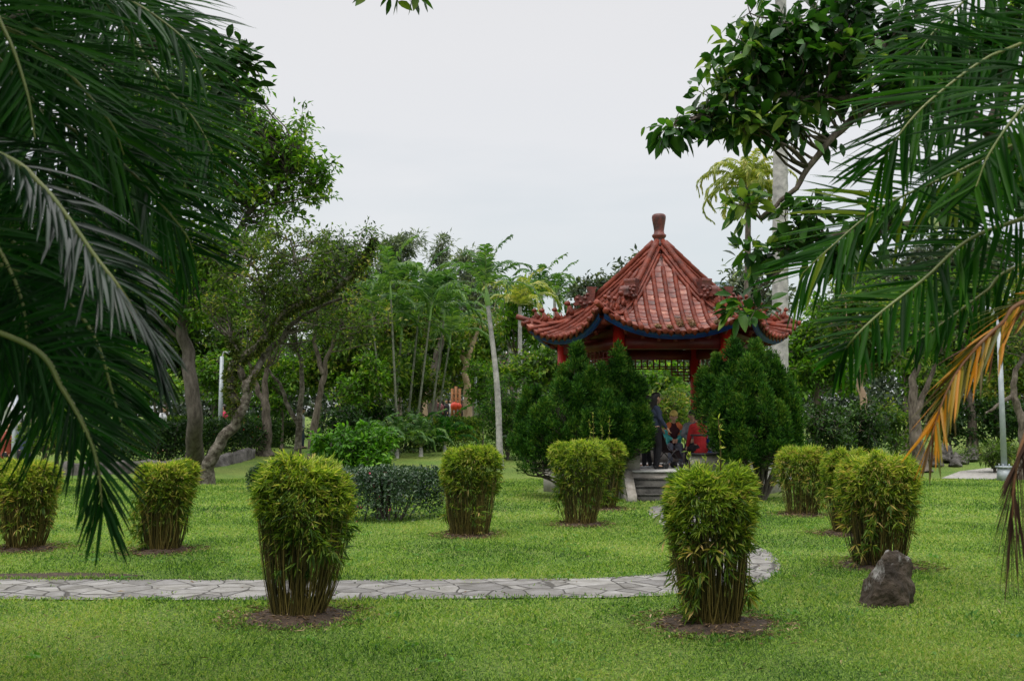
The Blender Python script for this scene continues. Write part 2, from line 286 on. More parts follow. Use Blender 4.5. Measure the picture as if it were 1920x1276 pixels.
# soil and lawn blade mask
M['soil'] = pm('soil', (.025, .016, .010), .95, 14, (.085, .055, .035), .9, 50)  # brown earth, its dark tone also standing in for contact shade under shrubs
BAMB = [  # px, py(base), topwidth px, top py, seed, label
 (558, 1158, 196, 862, 1, 'largest clipped bamboo shrub, in front of the stone path beside the left palm fronds'),
 (1338, 1172, 176, 884, 2, 'clipped bamboo shrub in front of the pavilion steps, standing where the stone path bends'),
 (880, 1004, 118, 840, 3, 'clipped bamboo shrub standing alone on the lawn right of the dark flowering hedge'),
 (1088, 984, 112, 833, 4, 'clipped bamboo shrub before the big left juniper, nearer of a touching pair'),
 (1133, 955, 78, 824, 5, 'clipped bamboo shrub half hidden behind another one by the big left juniper'),
 (1503, 966, 98, 838, 6, 'clipped bamboo shrub just right of the right juniper trunk'),
 (1592, 1002, 95, 848, 7, 'clipped bamboo shrub half hidden behind the one next to the pointed rock'),
 (1648, 1062, 150, 856, 8, 'clipped bamboo shrub right behind the pointed dark rock'),
 (48, 1030, 118, 868, 9, 'clipped bamboo shrub cut by the left edge of the photo behind dark palm fronds'),
 (305, 1034, 104, 870, 10, 'small clipped bamboo shrub between the left palm fronds and the leaning mossy tree')]
def irregular(c, rx, ry, seed, n=28):
    return [(c[0]+rx*math.cos(a)*(1+.22*noise.noise((math.cos(a)*1.7, math.sin(a)*1.7, seed))*1.6), c[1]+ry*math.sin(a)*(1+.35*noise.noise((math.cos(a)*1.7+9, math.sin(a)*1.7, seed)))) for a in np.arange(n)*2*math.pi/n]
SOILS = []
for b in BAMB:
    g = G(b[0], b[1]); SOILS.append((g[0], g[1], .50 if b[4] in (1, 2, 8) else .43))
    r0 = SOILS[-1][2]; pts = irregular(g, r0, r0*1.0, b[4]); inner = [(g[0]+(p[0]-g[0])*.5, g[1]+(p[1]-g[1])*.5) for p in pts]
    n = len(pts); V = [(p[0], p[1], .004) for p in pts]+[(p[0], p[1], .05) for p in inner]+[(g[0], g[1], .075)]
    o = MB().add(V, [[[k, (k+1) % n, n+(k+1) % n, n+k] for k in range(n)], [[n+k, n+(k+1) % n, 2*n] for k in range(n)]]).obj('soil_patch', M['soil'], smooth=True); tag(o, kind='structure')
def mask_pts(x, y):
    """0 on path, fades on soil"""
    k = np.ones(len(x), bool)
    d = np.full(len(x), 1e9); hw = np.zeros(len(x))
    for i0 in range(0, len(x), 40000):
        sl = slice(i0, i0+40000); dd = (x[sl, None]-PATH[None, :, 0])**2+(y[sl, None]-PATH[None, :, 1])**2
        j = dd.argmin(1); d[sl] = np.sqrt(dd[np.arange(len(j)), j]); hw[sl] = PW[j]
    k &= (d > hw-.02-.13*rng.random(len(x))**3+.06*np.sin(x*7.3)*np.sin(y*5.1)) | ((rng.random(len(x)) < .10) & (np.sin(x*5.7+y*3)*np.sin(y*9.1-x*2) > .86))
    for sx, sy, sr in SOILS:
        q = np.hypot(x-sx, y-sy); k &= q > sr*(.72+.5*rng.random(len(x)))
    # worn ground left of the path
    q = np.hypot((x+5.2)/1.3, (y-11.35)/.2); k &= q > .5+.9*rng.random(len(x))
    k &= np.hypot(x-3.68, y-25) > 3.1
    return k
wp = G(105, 1072); sheet('worn_soil', irregular((-5.2, 11.35), 1.3, .22, 77), .006, M['soil'])
def grass():
    mb = MB()
    for (y0, y1, dens, L, W) in ((5.6, 8.5, 5200, .034, .0072), (8.5, 12.5, 2900, .040, .010), (12.5, 18, 1900, .040, .0115), (18, 30, 720, .052, .019)):
        hw = y1*.56+.8; n = int((y1-y0)*2*hw*dens)
        x = rng.uniform(-hw, hw, n); y = rng.uniform(y0, y1, n); kk = mask_pts(x, y)
        # clumpy density
        dn = np.sin(x*3.1+np.sin(y*2.3)*2)*np.cos(y*2.7+np.sin(x*1.9)*2); kk &= rng.random(n) < .80+.2*dn
        x, y = x[kk], y[kk]; n = len(x); z = tz(x, y)
        a = rng.uniform(0, 2*math.pi, n); tilt = rng.uniform(.25, 1.5, n)
        D = np.stack([np.cos(a)*np.cos(tilt)*0+np.cos(a)*np.sin(tilt), np.sin(a)*np.sin(tilt), np.cos(tilt)*.9+.1], -1)
        N = rdir(n)*.6+np.array([0, 0, 1.]); Ls = L*rng.uniform(.5, 1.35, n)*(1+.25*dn[kk])
        mb.add(*leaves(np.stack([x, y, z+.003+rng.random(n)*.012], -1), D, N, Ls, W*rng.uniform(.7, 1.4, n)))
    return mb
def weeds():
    mb = MB(); n = 420; x = rng.uniform(-9, 9, n); y = rng.uniform(5.8, 17, n); kk = mask_pts(x, y); x, y = x[kk], y[kk]
    for q in range(len(x)):
        m = int(rng.integers(8, 20)); sc = rng.uniform(.6, 1.4); c = np.stack([x[q]+rng.normal(0, .035*sc, m), y[q]+rng.normal(0, .035*sc, m), np.full(m, .015)+rng.random(m)*.02], -1)
        L = rng.uniform(.02, .055, m)*sc; mb.add(*leaves(c, rdir(m)*np.array([1, 1, .4])+np.array([0, 0, .35]), rdir(m)*.4+np.array([0, 0, 1.]), L, L*rng.uniform(.35, .6)))
    return mb
tag(weeds().obj('broadleaf_weeds', leafmat('weed', [(0, (.03, .10, .015)), (1, (.10, .24, .03))], .5, .3, .3)), 'small broad-leaved weeds among the lawn grass', 'weeds', kind='stuff')
tag(grass().obj('grass', G_GRASS), 'short green lawn grass covering the ground', 'grass', kind='stuff')
def litter():
    mb = MB(); Ps = []
    for sx, sy, sr in SOILS:
        n = 750; a = rng.uniform(0, 2*math.pi, n); r = sr*np.sqrt(rng.random(n))*1.45
        Ps.append(np.stack([sx+r*np.cos(a), sy+r*np.sin(a), .012+.07*np.clip(1-r/sr, 0, 1)+rng.random(n)*.02], -1))
    n = 1500; x = rng.uniform(-10, 10, n); y = rng.uniform(6, 22, n); Ps.append(np.stack([x, y, np.full(n, .03)], -1))
    Pp = np.concatenate(Ps); n = len(Pp); a = rng.uniform(0, 2*math.pi, n)
    D = np.stack([np.cos(a), np.sin(a), rng.normal(0, .25, n)], -1); N = rdir(n)*.4+np.array([0, 0, 1.])
    mb.add(*leaves(Pp, D, N, rng.uniform(.03, .10, n), rng.uniform(.006, .02, n))); return mb
tag(litter().obj('leaf_litter', G_LITTER), 'dry brown leaf litter scattered around the bamboo shrubs', 'leaf litter', kind='stuff')
# ------------------------------------------------------------------ bamboo shrubs
def bamboo(px, py, wpx, tpy, seed, label):
    r = np.random.default_rng(seed); g = G(px, py); D = g[1]; top = P(px, tpy, D)[2]; R1 = wpx/2/F*D; Hh = top-g[2]; vr = np.random.default_rng(seed+90); R0 = R1*vr.uniform(.44, .60); R1 *= .93; tlt = vr.uniform(-.10, .10, 2)*R1; dome = vr.uniform(.60, .80); lobe = vr.uniform(.18, .34)
    near = D < 16
    t = thing('bamboo_shrub', label, 'shrub', g, 'clipped bamboo shrubs on the lawn')
    nc = 330 if near else 210
    a = r.uniform(0, 2*math.pi, nc); q = np.sqrt(r.random(nc)); q = np.where(r.random(nc) < .55, .8+.2*r.random(nc), q)
    b0 = np.stack([np.cos(a)*q*R0, np.sin(a)*q*R0, np.zeros(nc)], -1)
    a2 = a+r.normal(0, .18, nc); hh = Hh*(.9-.14*q**3)*r.uniform(.72, 1, nc)
    b1 = np.stack([np.cos(a2)*q*R1*.93+tlt[0], np.sin(a2)*q*R1*.93+tlt[1], hh], -1)
    ks = np.linspace(0, 1, 7)[None, :, None]; cur = b0[:, None]*(1-ks)+b1[:, None]*ks
    bow = r.normal(0, .035, (nc, 1, 3))*np.array([1, 1, 0]); cur = cur+bow*np.sin(ks*math.pi)
    cur[:, :, 2] += 0; cur += g
    Rr = np.repeat(r.uniform(.0024, .0048, (nc, 1)), 7, 1)*np.linspace(1.1, .6, 7)
    o = MB().add(*tubes(cur, Rr, 5)).obj('culms', G_CULM, t)
    # foliage: sprays of narrow leaves fanning from nodes
    def sprays(n, hfun, rf, L, top_=False):
        a = r.uniform(0, 2*math.pi, n); h = hfun(n); prof = R0+(R1-R0)*np.clip(h/Hh/.8, 0, 1)**.9
        rnd = np.clip((h/Hh-.74)/.26, 0, 1); prof = prof*np.sqrt(np.clip(1-dome*rnd**2.4, .05, 1))
        lump = np.array([noise.noise((math.cos(x)*1.6, math.sin(x)*1.6, hx*2.2+seed*3)) for x, hx in zip(a, h)])
        rr = prof*rf(n)*(1+lobe*lump); c = np.stack([np.cos(a)*rr, np.sin(a)*rr, h+.11*Hh*lump*(h > .7*Hh)], -1)+g+np.stack([h/Hh*tlt[0], h/Hh*tlt[1], 0*h], -1)
        outw = np.stack([np.cos(a), np.sin(a), np.zeros(n)], -1); base = nrm(outw+rdir(n, r)*.8+np.array([0, 0, .3 if top_ else -.05]))
        k = 6; ct = np.repeat(c, k, 0); bd = np.repeat(base, k, 0); D_ = nrm(bd+rdir(n*k, r)*.8+np.array([0, 0, -.12 if not top_ else .15]))
        N = rdir(n*k, r)*.6+np.array([0, 0, 1.]); Ls = L*r.uniform(.55, 1.2, n*k)
        return leaves(ct, D_, N, Ls, Ls*r.uniform(.10, .16, n*k))
    s = 1.0 if near else .75; Lf = .115 if near else .12
    mb = MB(); mb.add(*sprays(int(820*s), lambda n: Hh*(.95-.46*r.random(n)**1.7), lambda n: .40+.60*np.sqrt(r.random(n)), Lf))
    mb.add(*sprays(int(90*s), lambda n: Hh*(.28+.35*r.random(n)), lambda n: .55+.42*r.random(n), Lf*1.05))
    # drooping side sprays in loose bunches
    nb = int(r.integers(5, 12)); ba = r.uniform(0, 2*math.pi, nb); bh = r.uniform(.16, .62, nb)
    for q in range(nb):
        m_ = 12; cc_ = g+np.array([math.cos(ba[q]), math.sin(ba[q]), 0])*(R0+(R1-R0)*bh[q])*1.06+np.array([0, 0, Hh*bh[q]]); pc = cc_+r.normal(0, 1, (m_, 3))*np.array([.055, .055, .085]); k5 = 5
        pq = np.repeat(pc, k5, 0); dq = nrm(np.array([math.cos(ba[q])*.6, math.sin(ba[q])*.6, -.45])+rdir(m_*k5, r)*.75); lq = Lf*1.15*r.uniform(.6, 1.2, m_*k5); mb.add(*leaves(pq, dq, rdir(m_*k5, r)*.6+np.array([0, 0, 1.]), lq, lq*.15))
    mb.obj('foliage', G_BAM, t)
    mb = MB(); mb.add(*sprays(int(1150*s), lambda n: Hh*(.84+.13*r.random(n)), lambda n: np.sqrt(r.random(n))*1.0, Lf*.75, True))
    mb.add(*sprays(int(380*s), lambda n: Hh*(.90-.28*r.random(n)**1.6), lambda n: .9+.12*r.random(n), Lf*.75, True))
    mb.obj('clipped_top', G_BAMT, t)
    return t
for b in BAMB: bamboo(*b)
# tall dry shoots rising out of two clumps
def shoots(t, lst, D):
    r = np.random.default_rng(3)
    for (px, y0, y1) in lst:
        mb = MB(); ml = MB()
        a_, b_ = P(px, y0, D), P(px+r.uniform(-5, 5), y1, D+r.uniform(-.1, .1)); mb.add(*tubes(spline([a_, (a_+b_)/2+[.01, 0, 0], b_], 6), np.linspace(.008, .005, 6), 5))
        for s in np.linspace(.3, 1, 5): p = a_+(b_-a_)*s; n = 4; ml.add(*leaves(np.repeat(p[None], n, 0), rdir(n, r)+[0, 0, .4], rdir(n, r), np.full(n, .06), np.full(n, .011)))
        o = mb.obj('tall_shoot', G_CULM, t); ml.obj('shoot_leaves', G_BAMT, o)
for o_ in list(C.objects):
    if o_.get('label', '').startswith('clipped bamboo shrub half hidden behind another'): shoots(o_, [(1108, 830, 790), (1113, 830, 772), (1128, 826, 800), (1141, 826, 782)], o_.location.y)
    if o_.get('label', '').startswith('clipped bamboo shrub in front of the pavilion'): shoots(o_, [(1351, 890, 786), (1292, 895, 845), (1322, 892, 862), (1385, 892, 868)], o_.location.y)
# ------------------------------------------------------------------ trees
def clump_tree(name, label, base, trunks, crowns, D, lm, L=.16, Wf=.5, nleaf=38, cr=.42, dens=1.0, bark='bark', r0=.14, cat='tree', group=None, seed=1, spread=.8, near=False, moss=None, trunk_n=9, twig=.010, flat=.75, extra=None, lab_trunk=None):
    """trunks: polylines of (px,py[,dD[,radius]]); crowns: (px,py,rx,ry[,dD])"""
    r = np.random.default_rng(seed); base = np.asarray(base, float); t = thing(name, label, cat, base, group)
    sk = []; mb = MB()
    for ti, tr in enumerate(trunks):
        pts = [P(q[0], q[1], D+(q[2] if len(q) > 2 else 0)) for q in tr]
        if ti == 0: pts[0] = base-np.array([0, 0, .05])
        n = max(8, 5*len(pts)); c = spline(pts, n); wob_ = np.array([[noise.noise((k*.35, seed, ti)), noise.noise((k*.35, seed+5, ti)), 0] for k in range(n)])*r0*.5
        wob_[0] = 0; c = c+wob_
        ra = r0*(1 if ti == 0 else (tr[0][3] if len(tr[0]) > 3 else .55)); rad = ra*np.linspace(1, .38, n)
        if ti == 0: rad *= 1+.7*np.exp(-np.arange(n)/1.2)
        mb.add(*tubes(c, rad, trunk_n)); sk.append(np.c_[c[n//4 if ti == 0 else 0:], rad[n//4 if ti == 0 else 0:]])
    sk = np.concatenate(sk); cc = []; 
    for q in crowns:
        dd = q[4] if len(q) > 4 else 0; c = P(q[0], q[1], D+dd); rx = q[2]/F*D; rz = q[3]/F*D; ry = (rx+rz)/2*spread
        m = max(3, int(dens*10.5*(rx*rz+rx*ry+ry*rz)/3/(cr*cr)/2.2)); u = rdir(m, r)*(r.random((m, 1))**.45)
        # uneven outline
        k = 1+.32*np.array([noise.noise(Vector(v)*1.9+Vector((seed, 0, 0))) for v in u]); cc.append(c+u*np.array([rx, ry, rz])*k[:, None])
    cc = np.concatenate(cc); m = len(cc)
    d = np.linalg.norm(cc[:, None]-sk[None, :, :3], axis=2)+np.clip(sk[None, :, 2]-cc[:, None, 2]+.15, 0, 9)*1.6; j = d.argmin(1)
    s0 = sk[j, :3]; rs = np.minimum(sk[j, 3]*.6, .012+.012*np.linalg.norm(cc-s0, axis=1)); ks = np.linspace(0, 1, 6)[None, :, None]
    br = s0[:, None]*(1-ks)+cc[:, None]*ks; ln = np.linalg.norm(cc-s0, axis=1)[:, None, None]
    br = br+np.sin(ks*math.pi)*r.normal(0, .09, (m, 1, 3))*ln+np.sin(ks*math.pi*2)*r.normal(0, .04, (m, 1, 3))*ln
    mb.add(*tubes(br, np.maximum(rs[:, None]*np.linspace(1, .3, 6), .004), 5))
    # twigs inside each clump
    kt = 4; td = rdir(m*kt, r)+np.array([0, 0, .25]); te = np.repeat(cc, kt, 0); tl = cr*r.uniform(.6, 1.2, (m*kt, 1)); ks3 = np.linspace(0, 1, 3)[None, :, None]
    tp = te[:, None]+ks3*(nrm(td)*tl)[:, None]; mb.add(*tubes(tp, np.repeat([[twig, twig*.7, twig*.3]], m*kt, 0), 3))
    mb.obj('trunk', M[bark], t, smooth=True)
    n = m*nleaf; ce = np.repeat(cc, nleaf, 0); sz = np.repeat(r.uniform(.65, 1.25, m), nleaf)[:, None]
    # leaves sit along twigs
    ti_ = (np.repeat(np.arange(m), nleaf)*kt+r.integers(0, kt, n)); off = nrm(td)[ti_]*tl[ti_]*r.uniform(.25, 1.15, (n, 1))
    o = off*sz+r.normal(0, cr*.26, (n, 3))*sz; o[:, 2] *= flat
    Pp = ce+o; Dd = nrm(o)*.8+rdir(n, r)*.8+np.array([0, 0, -.18]); N = rdir(n, r)*.7+np.array([0, 0, .9])
    Ls = L*r.uniform(.6, 1.25, n); lf = MB().add(*leaves(Pp, Dd, N, Ls, Ls*Wf*r.uniform(.8, 1.2, n), near)); lf.obj('crown', lm, t)
    if moss:
        i = r.integers(len(sk)//6, int(len(sk)*.62), moss); c = sk[i, :3]+r.normal(0, .03, (moss, 3)); dr = rdir(moss, r); dr[:, 2] -= .35; rr = sk[i, 3:4]
        mm = MB().add(*leaves(c+dr*rr*.9, dr+rdir(moss, r)*.5, rdir(moss, r), r.uniform(.06, .16, moss), r.uniform(.025, .05, moss))); mm.obj('moss', M['moss'], t)
    return t
def frond(mbL, mbR, ctrl, N0, Lmax=.5, n=60, W=.022, droop=.6, a0=72, a1=22, vee=.25, rr=.009, prof=(.35, 1, .95, .5), seed=0, seg=6, start=.0, jit=.07, hang=0, fold=True):
    r = np.random.default_rng(seed); K = 60; c = spline(ctrl, K); arc = np.r_[0, np.cumsum(np.linalg.norm(np.diff(c, axis=0), axis=1))]; arc /= arc[-1]
    s = np.linspace(start, 1, n); s = np.concatenate([s, s+.3/n]); s = np.clip(s, 0, 1); side = np.r_[np.ones(n), -np.ones(n)]; m = 2*n
    pos = np.stack([np.interp(s, arc, c[:, k]) for k in range(3)], -1); Tc = nrm(np.gradient(c, axis=0)); T = nrm(np.stack([np.interp(s, arc, Tc[:, k]) for k in range(3)], -1))
    N = np.broadcast_to(np.array(N0, float), T.shape); N = nrm(N-T*(N*T).sum(-1, keepdims=True)); S = np.cross(T, N)*side[:, None]
    ang = np.radians(np.interp(s, [0, .5, 1], [a0, (a0*.6+a1*.4), a1])+r.normal(0, 4, m)); Ll = Lmax*np.interp(s, [0, .3, .7, 1], prof)*r.uniform(.9, 1.06, m)
    d0 = nrm(S*np.sin(ang)[:, None]+T*np.cos(ang)[:, None]+N*(vee+r.normal(0, jit, m))[:, None]+r.normal(0, jit, (m, 3)))
    if hang: d0 = nrm(d0*(1-hang)+np.array([0, 0, -1.])*hang)
    q = pos.copy(); pts = [q]; dirs = [d0]; dr = droop*np.where(r.random(m) < .07, 3.0, 1)[:, None]*r.uniform(.6, 1.5, m)[:, None]
    for j in range(seg):
        d = nrm(d0+np.array([0, 0, -1.])*dr*((j+.5)/seg)**1.5); q = q+d*(Ll/seg)[:, None]; pts.append(q); dirs.append(d)
    Pp = np.stack(pts, 1); Dd = np.stack(dirs, 1); wr = nrm(T*.9+N*r.normal(.25, .25, m)[:, None])[:, None]; Wv = nrm(wr-Dd*(wr*Dd).sum(-1, keepdims=True)); Nn = np.cross(Wv, Dd)
    wp_ = np.interp(np.linspace(0, 1, seg+1), [0, .15, .5, .85, 1], [.35, .95, 1, .55, .04])[None, :, None]*W*.5*r.uniform(.8, 1.2, m)[:, None, None]
    cols = [Pp-Wv*wp_+Nn*wp_*.45, Pp, Pp+Wv*wp_+Nn*wp_*.45] if fold else [Pp-Wv*wp_, Pp+Wv*wp_]
    nc = len(cols); V = np.stack(cols, 2); idx = np.arange(m*(seg+1)*nc).reshape(m, seg+1, nc)
    Q = np.stack([idx[:, :-1, :-1], idx[:, :-1, 1:], idx[:, 1:, 1:], idx[:, 1:, :-1]], -1).reshape(-1, 4); mbL.add(V.reshape(-1, 3), [Q])
    mbR.add(*tubes(c, rr*np.linspace(1, .28, K), 6))
def palm(name, label, base, top, rt, nf, fl, lm, D=None, group=None, seed=1, shaft=.0, droop=.9, W=.03, np_=34, rings=True, up=.55, cat='palm tree', bulge=0, Lm=.5, tm='palmtrunk', bend=(0, 0), sk_r=None, frz=1.0, vee=.2):
    r = np.random.default_rng(seed); base = np.asarray(base, float); top = np.asarray(top, float); t = thing(name, label, cat, base, group)
    mb = MB(); K = 120 if rings else 14; mid = (base+top)/2+np.array([bend[0], bend[1], 0]); c = spline([base-np.array([0, 0, .05]), mid, top], K); s = np.linspace(0, 1, K)
    rad = rt*(1.0-.35*s+.5*np.exp(-s*14)+bulge*np.exp(-((s-.45)/.25)**2))
    if rings: rad = rad*(1+.05*(np.arange(K) % 3 == 0))
    mb.add(*tubes(c, rad, 12)); mb.obj('trunk', M[tm], t, smooth=not rings)
    if shaft:
        ax = nrm(top-mid); c2 = spline([top-ax*.02, top+ax*shaft*.5, top+ax*shaft], 8); MB().add(*tubes(c2, rt*np.array([.8, .95, .9, .8, .65, .5, .35, .2]), 10)).obj('crownshaft', M['shaft'], t, smooth=True); top = top+ax*shaft*.85
    for k in range(nf):
        a = k*2.4+r.normal(0, .15); el = up+(1-2*k/nf)*.65+r.normal(0, .08); el = el if k > 0 else 1.4; l = fl*r.uniform(.85, 1.1)
        hd = np.array([math.cos(a), math.sin(a), 0]); q = top.copy(); pts = [q.copy()]; e = el
        for j in range(6): q = q+(hd*math.cos(e)+np.array([0, 0, math.sin(e)]))*l/6; pts.append(q.copy()); e -= droop*frz*(.10+.09*j)*(1 if k else .5)
        mbL, mbR = MB(), MB(); frond(mbL, mbR, pts, (0, 0, 1), Lm*fl*.42, np_, W, droop, 65, 25, vee, rt*.09, seed=seed*50+k, seg=4, start=.1, fold=False)
        mbR.add(np.concatenate(mbL.V), []) if 0 else None
        o = mbL.obj('frond', lm, t); mbR.obj('midrib', M['rachis'], o)
    return t
M['shaft'] = pm('shaft', (.12, .26, .05), .4, 4, (.20, .34, .08))
# ------------------------------------------------------------------ pavilion (hexagonal, red tiled)
PC = np.array([3.67, 25.0, 0.0]); ROT = R(-1); A6 = [ROT+math.pi/3*k for k in range(6)]   # corner angles
pav = thing('pavilion', 'red hexagonal Chinese pavilion with tiled upturned roof and vase finial', 'pavilion', PC)
M['tile'] = pm('tile', (.055, .012, .008), .5, 3.4, (.22, .042, .021), .35, 30, lo=.3, hi=.66, spec=.3, detail=9)
M['tile_dark'] = pm('tile_dark', (.035, .010, .008), .5, 5, (.16, .034, .022), .3, 30)
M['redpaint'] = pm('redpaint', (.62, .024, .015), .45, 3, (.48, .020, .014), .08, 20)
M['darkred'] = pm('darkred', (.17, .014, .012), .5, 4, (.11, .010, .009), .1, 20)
M['bluepaint'] = pm('bluepaint', (.012, .07, .36), .5, 3, (.008, .04, .22), .1, 20)
M['concrete'] = pm('concrete', (.22, .20, .17), .9, 3, (.38, .36, .33), .5, 25)
M['stepstone'] = pm('stepstone', (.03, .029, .026), .9, 3, (.09, .087, .078), .6, 25)
M['floor'] = pm('pale_floor', (.48, .48, .47), .6, 5, (.60, .60, .59), .1, 30)
M['blackpaint'] = pm('blackpaint', (.012, .012, .014), .4)
M['debris'] = pm('debris', (.07, .05, .035), .95, 30, (.16, .13, .10), .9, 60)
def panmat():
    m = bpy.data.materials.new('pan_tile'); m.use_nodes = True; t = m.node_tree; b = t.nodes['Principled BSDF']; b.inputs['Roughness'].default_value = .42
    g = nd(t, 'ShaderNodeNewGeometry'); r = nd(t, 'ShaderNodeValToRGB'); tcn = nd(t, 'ShaderNodeTexCoord'); n = nd(t, 'ShaderNodeTexNoise'); n.inputs['Scale'].default_value = 7; n.inputs['Detail'].default_value = 6
    t.links.new(tcn.outputs['Object'], n.inputs[0]); a = nd(t, 'ShaderNodeMath', operation='MULTIPLY_ADD'); a.inputs[1].default_value = .9; t.links.new(n.outputs[0], a.inputs[0])
    mm = nd(t, 'ShaderNodeMath', operation='MULTIPLY_ADD'); mm.inputs[1].default_value = .42; mm.inputs[2].default_value = -.12; t.links.new(g.outputs['Random Per Island'], mm.inputs[0]); t.links.new(mm.outputs[0], a.inputs[2]); t.links.new(a.outputs[0], r.inputs[0])
    e = r.color_ramp.elements; e[0].position = .25; e[0].color = (.055, .014, .010, 1); e[1].position = .95; e[1].color = (.54, .27, .19, 1)
    x = e.new(.46); x.color = (.16, .036, .024, 1); x = e.new(.70); x.color = (.25, .072, .045, 1)
    t.links.new(r.outputs[0], b.inputs['Base Color']); return m
M['pan'] = panmat()
AP = 2.86; RC = 3.30; T30 = math.tan(R(30))
UM = [0, .15, .3, .47, .6, .73, .86, 1.0]; ZM = [6.10, 5.60, 5.10, 4.60, 4.27, 4.00, 3.79, 3.64]; ZR = [6.10, 5.62, 5.14, 4.64, 4.33, 4.10, 4.04, 4.17]
def zr(u): return np.interp(u, UM, ZR)+0*u
def zroof(a, c):
    u = np.clip(a/AP, .001, 1.08); t = np.clip(np.abs(c)/(np.maximum(a, .02)*T30), 0, 1); zm = np.interp(u, UM, ZM); zrr = np.interp(u, UM, ZR)
    zm = np.where(u > 1, ZM[-1]-(u-1)*1.1, zm); zrr = np.where(u > 1, ZR[-1]+(u-1)*.3, zrr)
    return zm+(zrr-zm)*t**2.3
def face_pt(k, a, c, dz=0):
    """face k has its normal halfway between corner k and k+1"""
    th = A6[k]+math.pi/6; n = np.array([math.cos(th), math.sin(th)]); s = np.array([-math.sin(th), math.cos(th)])
    a = np.asarray(a, float); c = np.asarray(c, float); z = zroof(a, c)+dz
    return np.stack([PC[0]+a*n[0]+c*s[0], PC[1]+a*n[1]+c*s[1], z], -1)
def aeave(c): return AP+.12*(np.abs(c)/1.65)**3    # eave line swings out a little at the corners
rf = MB(); pan = MB(); rows = MB(); capl = []; deb = MB(); fas = MB(); sof = MB()
cols = (np.arange(13)-6)*.262
for k in range(6):
    caps = MB(); capl.append(caps)
    # decking
    u = np.linspace(.01, 1, 16)[:, None]; t = np.linspace(-1, 1, 17)[None, :]; a = u*AP; c = a*T30*t; a2 = np.where(u > .9, a+(aeave(c)-AP)*(u-.9)*10, a)
    for dz, mbx in ((-.03, rf), (-.13, sof)):
        V = face_pt(k, a2-(.08 if dz < -.1 else 0)*u, c, dz); i = np.arange(V.shape[0]*V.shape[1]).reshape(V.shape[:2])
        mbx.add(V.reshape(-1, 3), [np.stack([i[:-1, :-1], i[:-1, 1:], i[1:, 1:], i[1:, :-1]], -1).reshape(-1, 4)])
    # pan tiles between the rows
    for c0, c1 in zip(cols[:-1], cols[1:]):
        cm = (c0+c1)/2; a0 = max(abs(cm)/T30+.05, .28); ae = float(aeave(cm)); nn = max(1, int((ae-a0)/.135)); e = np.linspace(a0, ae, nn+1)
        for q in range(nn):
            cc_ = np.array([c0+.03, c0+.09, c1-.09, c1-.03]); lim = (e[q])*T30; cc2 = np.clip(cc_, -lim, lim)
            top = face_pt(k, np.full(4, e[q]-.02), cc2, np.array([.02, 0, 0, .02])); bot = face_pt(k, np.full(4, e[q+1]), cc_, np.array([.045, .03, .03, .045])); und = bot-np.array([0, 0, .03])
            pan.add(np.concatenate([top, bot, und]), [[[j, j+1, j+5, j+4] for j in range(3)]+[[4+j, 5+j, 9+j, 8+j] for j in range(3)]])
        # drip tile
        am = ae+.012; pts = face_pt(k, np.full(5, am), np.array([c0+.03, cm-.06, cm, cm+.06, c1-.03]), np.array([.035, -.02, -.085, -.02, .035])); p2 = face_pt(k, np.full(5, am-.03), np.array([c0+.03, cm-.06, cm, cm+.06, c1-.03]), np.array([.045, -.02, -.085, -.02, .045]))
        tp = face_pt(k, np.array([am]), np.array([cm]), np.array([.055])); caps.add(np.concatenate([pts, tp, p2]), [[[5, 0, 1], [5, 1, 2], [5, 2, 3], [5, 3, 4]], [[0, 6, 7, 1], [1, 7, 8, 2], [2, 8, 9, 3], [3, 9, 10, 4]]])
    # round tile rows
    for c0 in cols:
        ae = float(aeave(c0)); a0 = max(abs(c0)/T30+.10, .62 if abs(c0) < .01 else 0); 
        if a0 > ae-.1: continue
        nn = max(2, int((ae+.05-a0)/.21)); e = np.linspace(a0, ae+.05, nn+1); pa = []; ra = []
        for q in range(nn): pa += [e[q], e[q+1]-.006]; ra += [.052, .060]
        pa[-1] = e[-1]; pts = face_pt(k, np.array(pa), np.full(len(pa), c0), .05); rows.add(*tubes(pts, np.array(ra), 10, cap=True))
        d = nrm(pts[-1]-pts[-3]); caps.add(*tubes(np.stack([pts[-1]-d*.01, pts[-1]+d*.02, pts[-1]+d*.03]), np.array([.066, .066, .05]), 12, cap=True))
    # fascia
    cf = np.linspace(-1.60, 1.60, 25); ae = aeave(cf)-.07; tp = face_pt(k, ae, cf, -.03); bt = face_pt(k, ae-.03, cf, -.17); bi = face_pt(k, ae-.10, cf, -.17)
    V = np.concatenate([tp, bt, bi]); j = np.arange(24); fas.add(V, [np.concatenate([np.stack([j, j+1, j+26, j+25], -1), np.stack([j+25, j+26, j+51, j+50], -1)])])
for q, (c0, a1, w) in enumerate(((.13, 2.55, .09), (.39, 2.6, .07), (-.39, 2.72, .05), (-.13, 2.74, .04), (.91, 2.75, .05))):   # dry leaves lodged between tile rows (front face = 4)
    n = 380; a = a1-np.abs(rng.normal(0, .22 if q < 2 else .09, n)); c = c0+rng.uniform(-w, w, n)*.9; pp = face_pt(4, a, c, .05+rng.random(n)*.05); deb.add(*leaves(pp, rdir(n)*np.array([1, 1, .3]), rdir(n)*.5+np.array([0, 0, 1]), rng.uniform(.02, .07, n), rng.uniform(.008, .02, n)))
roof = rf.obj('roof', M['tile_dark'], pav)
pan.obj('pan_tiles', M['pan'], roof); rows.obj('round_tile_rows', M['tile'], roof, smooth=False); [c_.obj('eave_tile_ends', M['tile'], roof) for c_ in capl]; deb.obj('dry_leaves', G_LITTER, roof)
sof.obj('soffit', M['darkred'], pav); fas.obj('fascia', M['bluepaint'], pav)
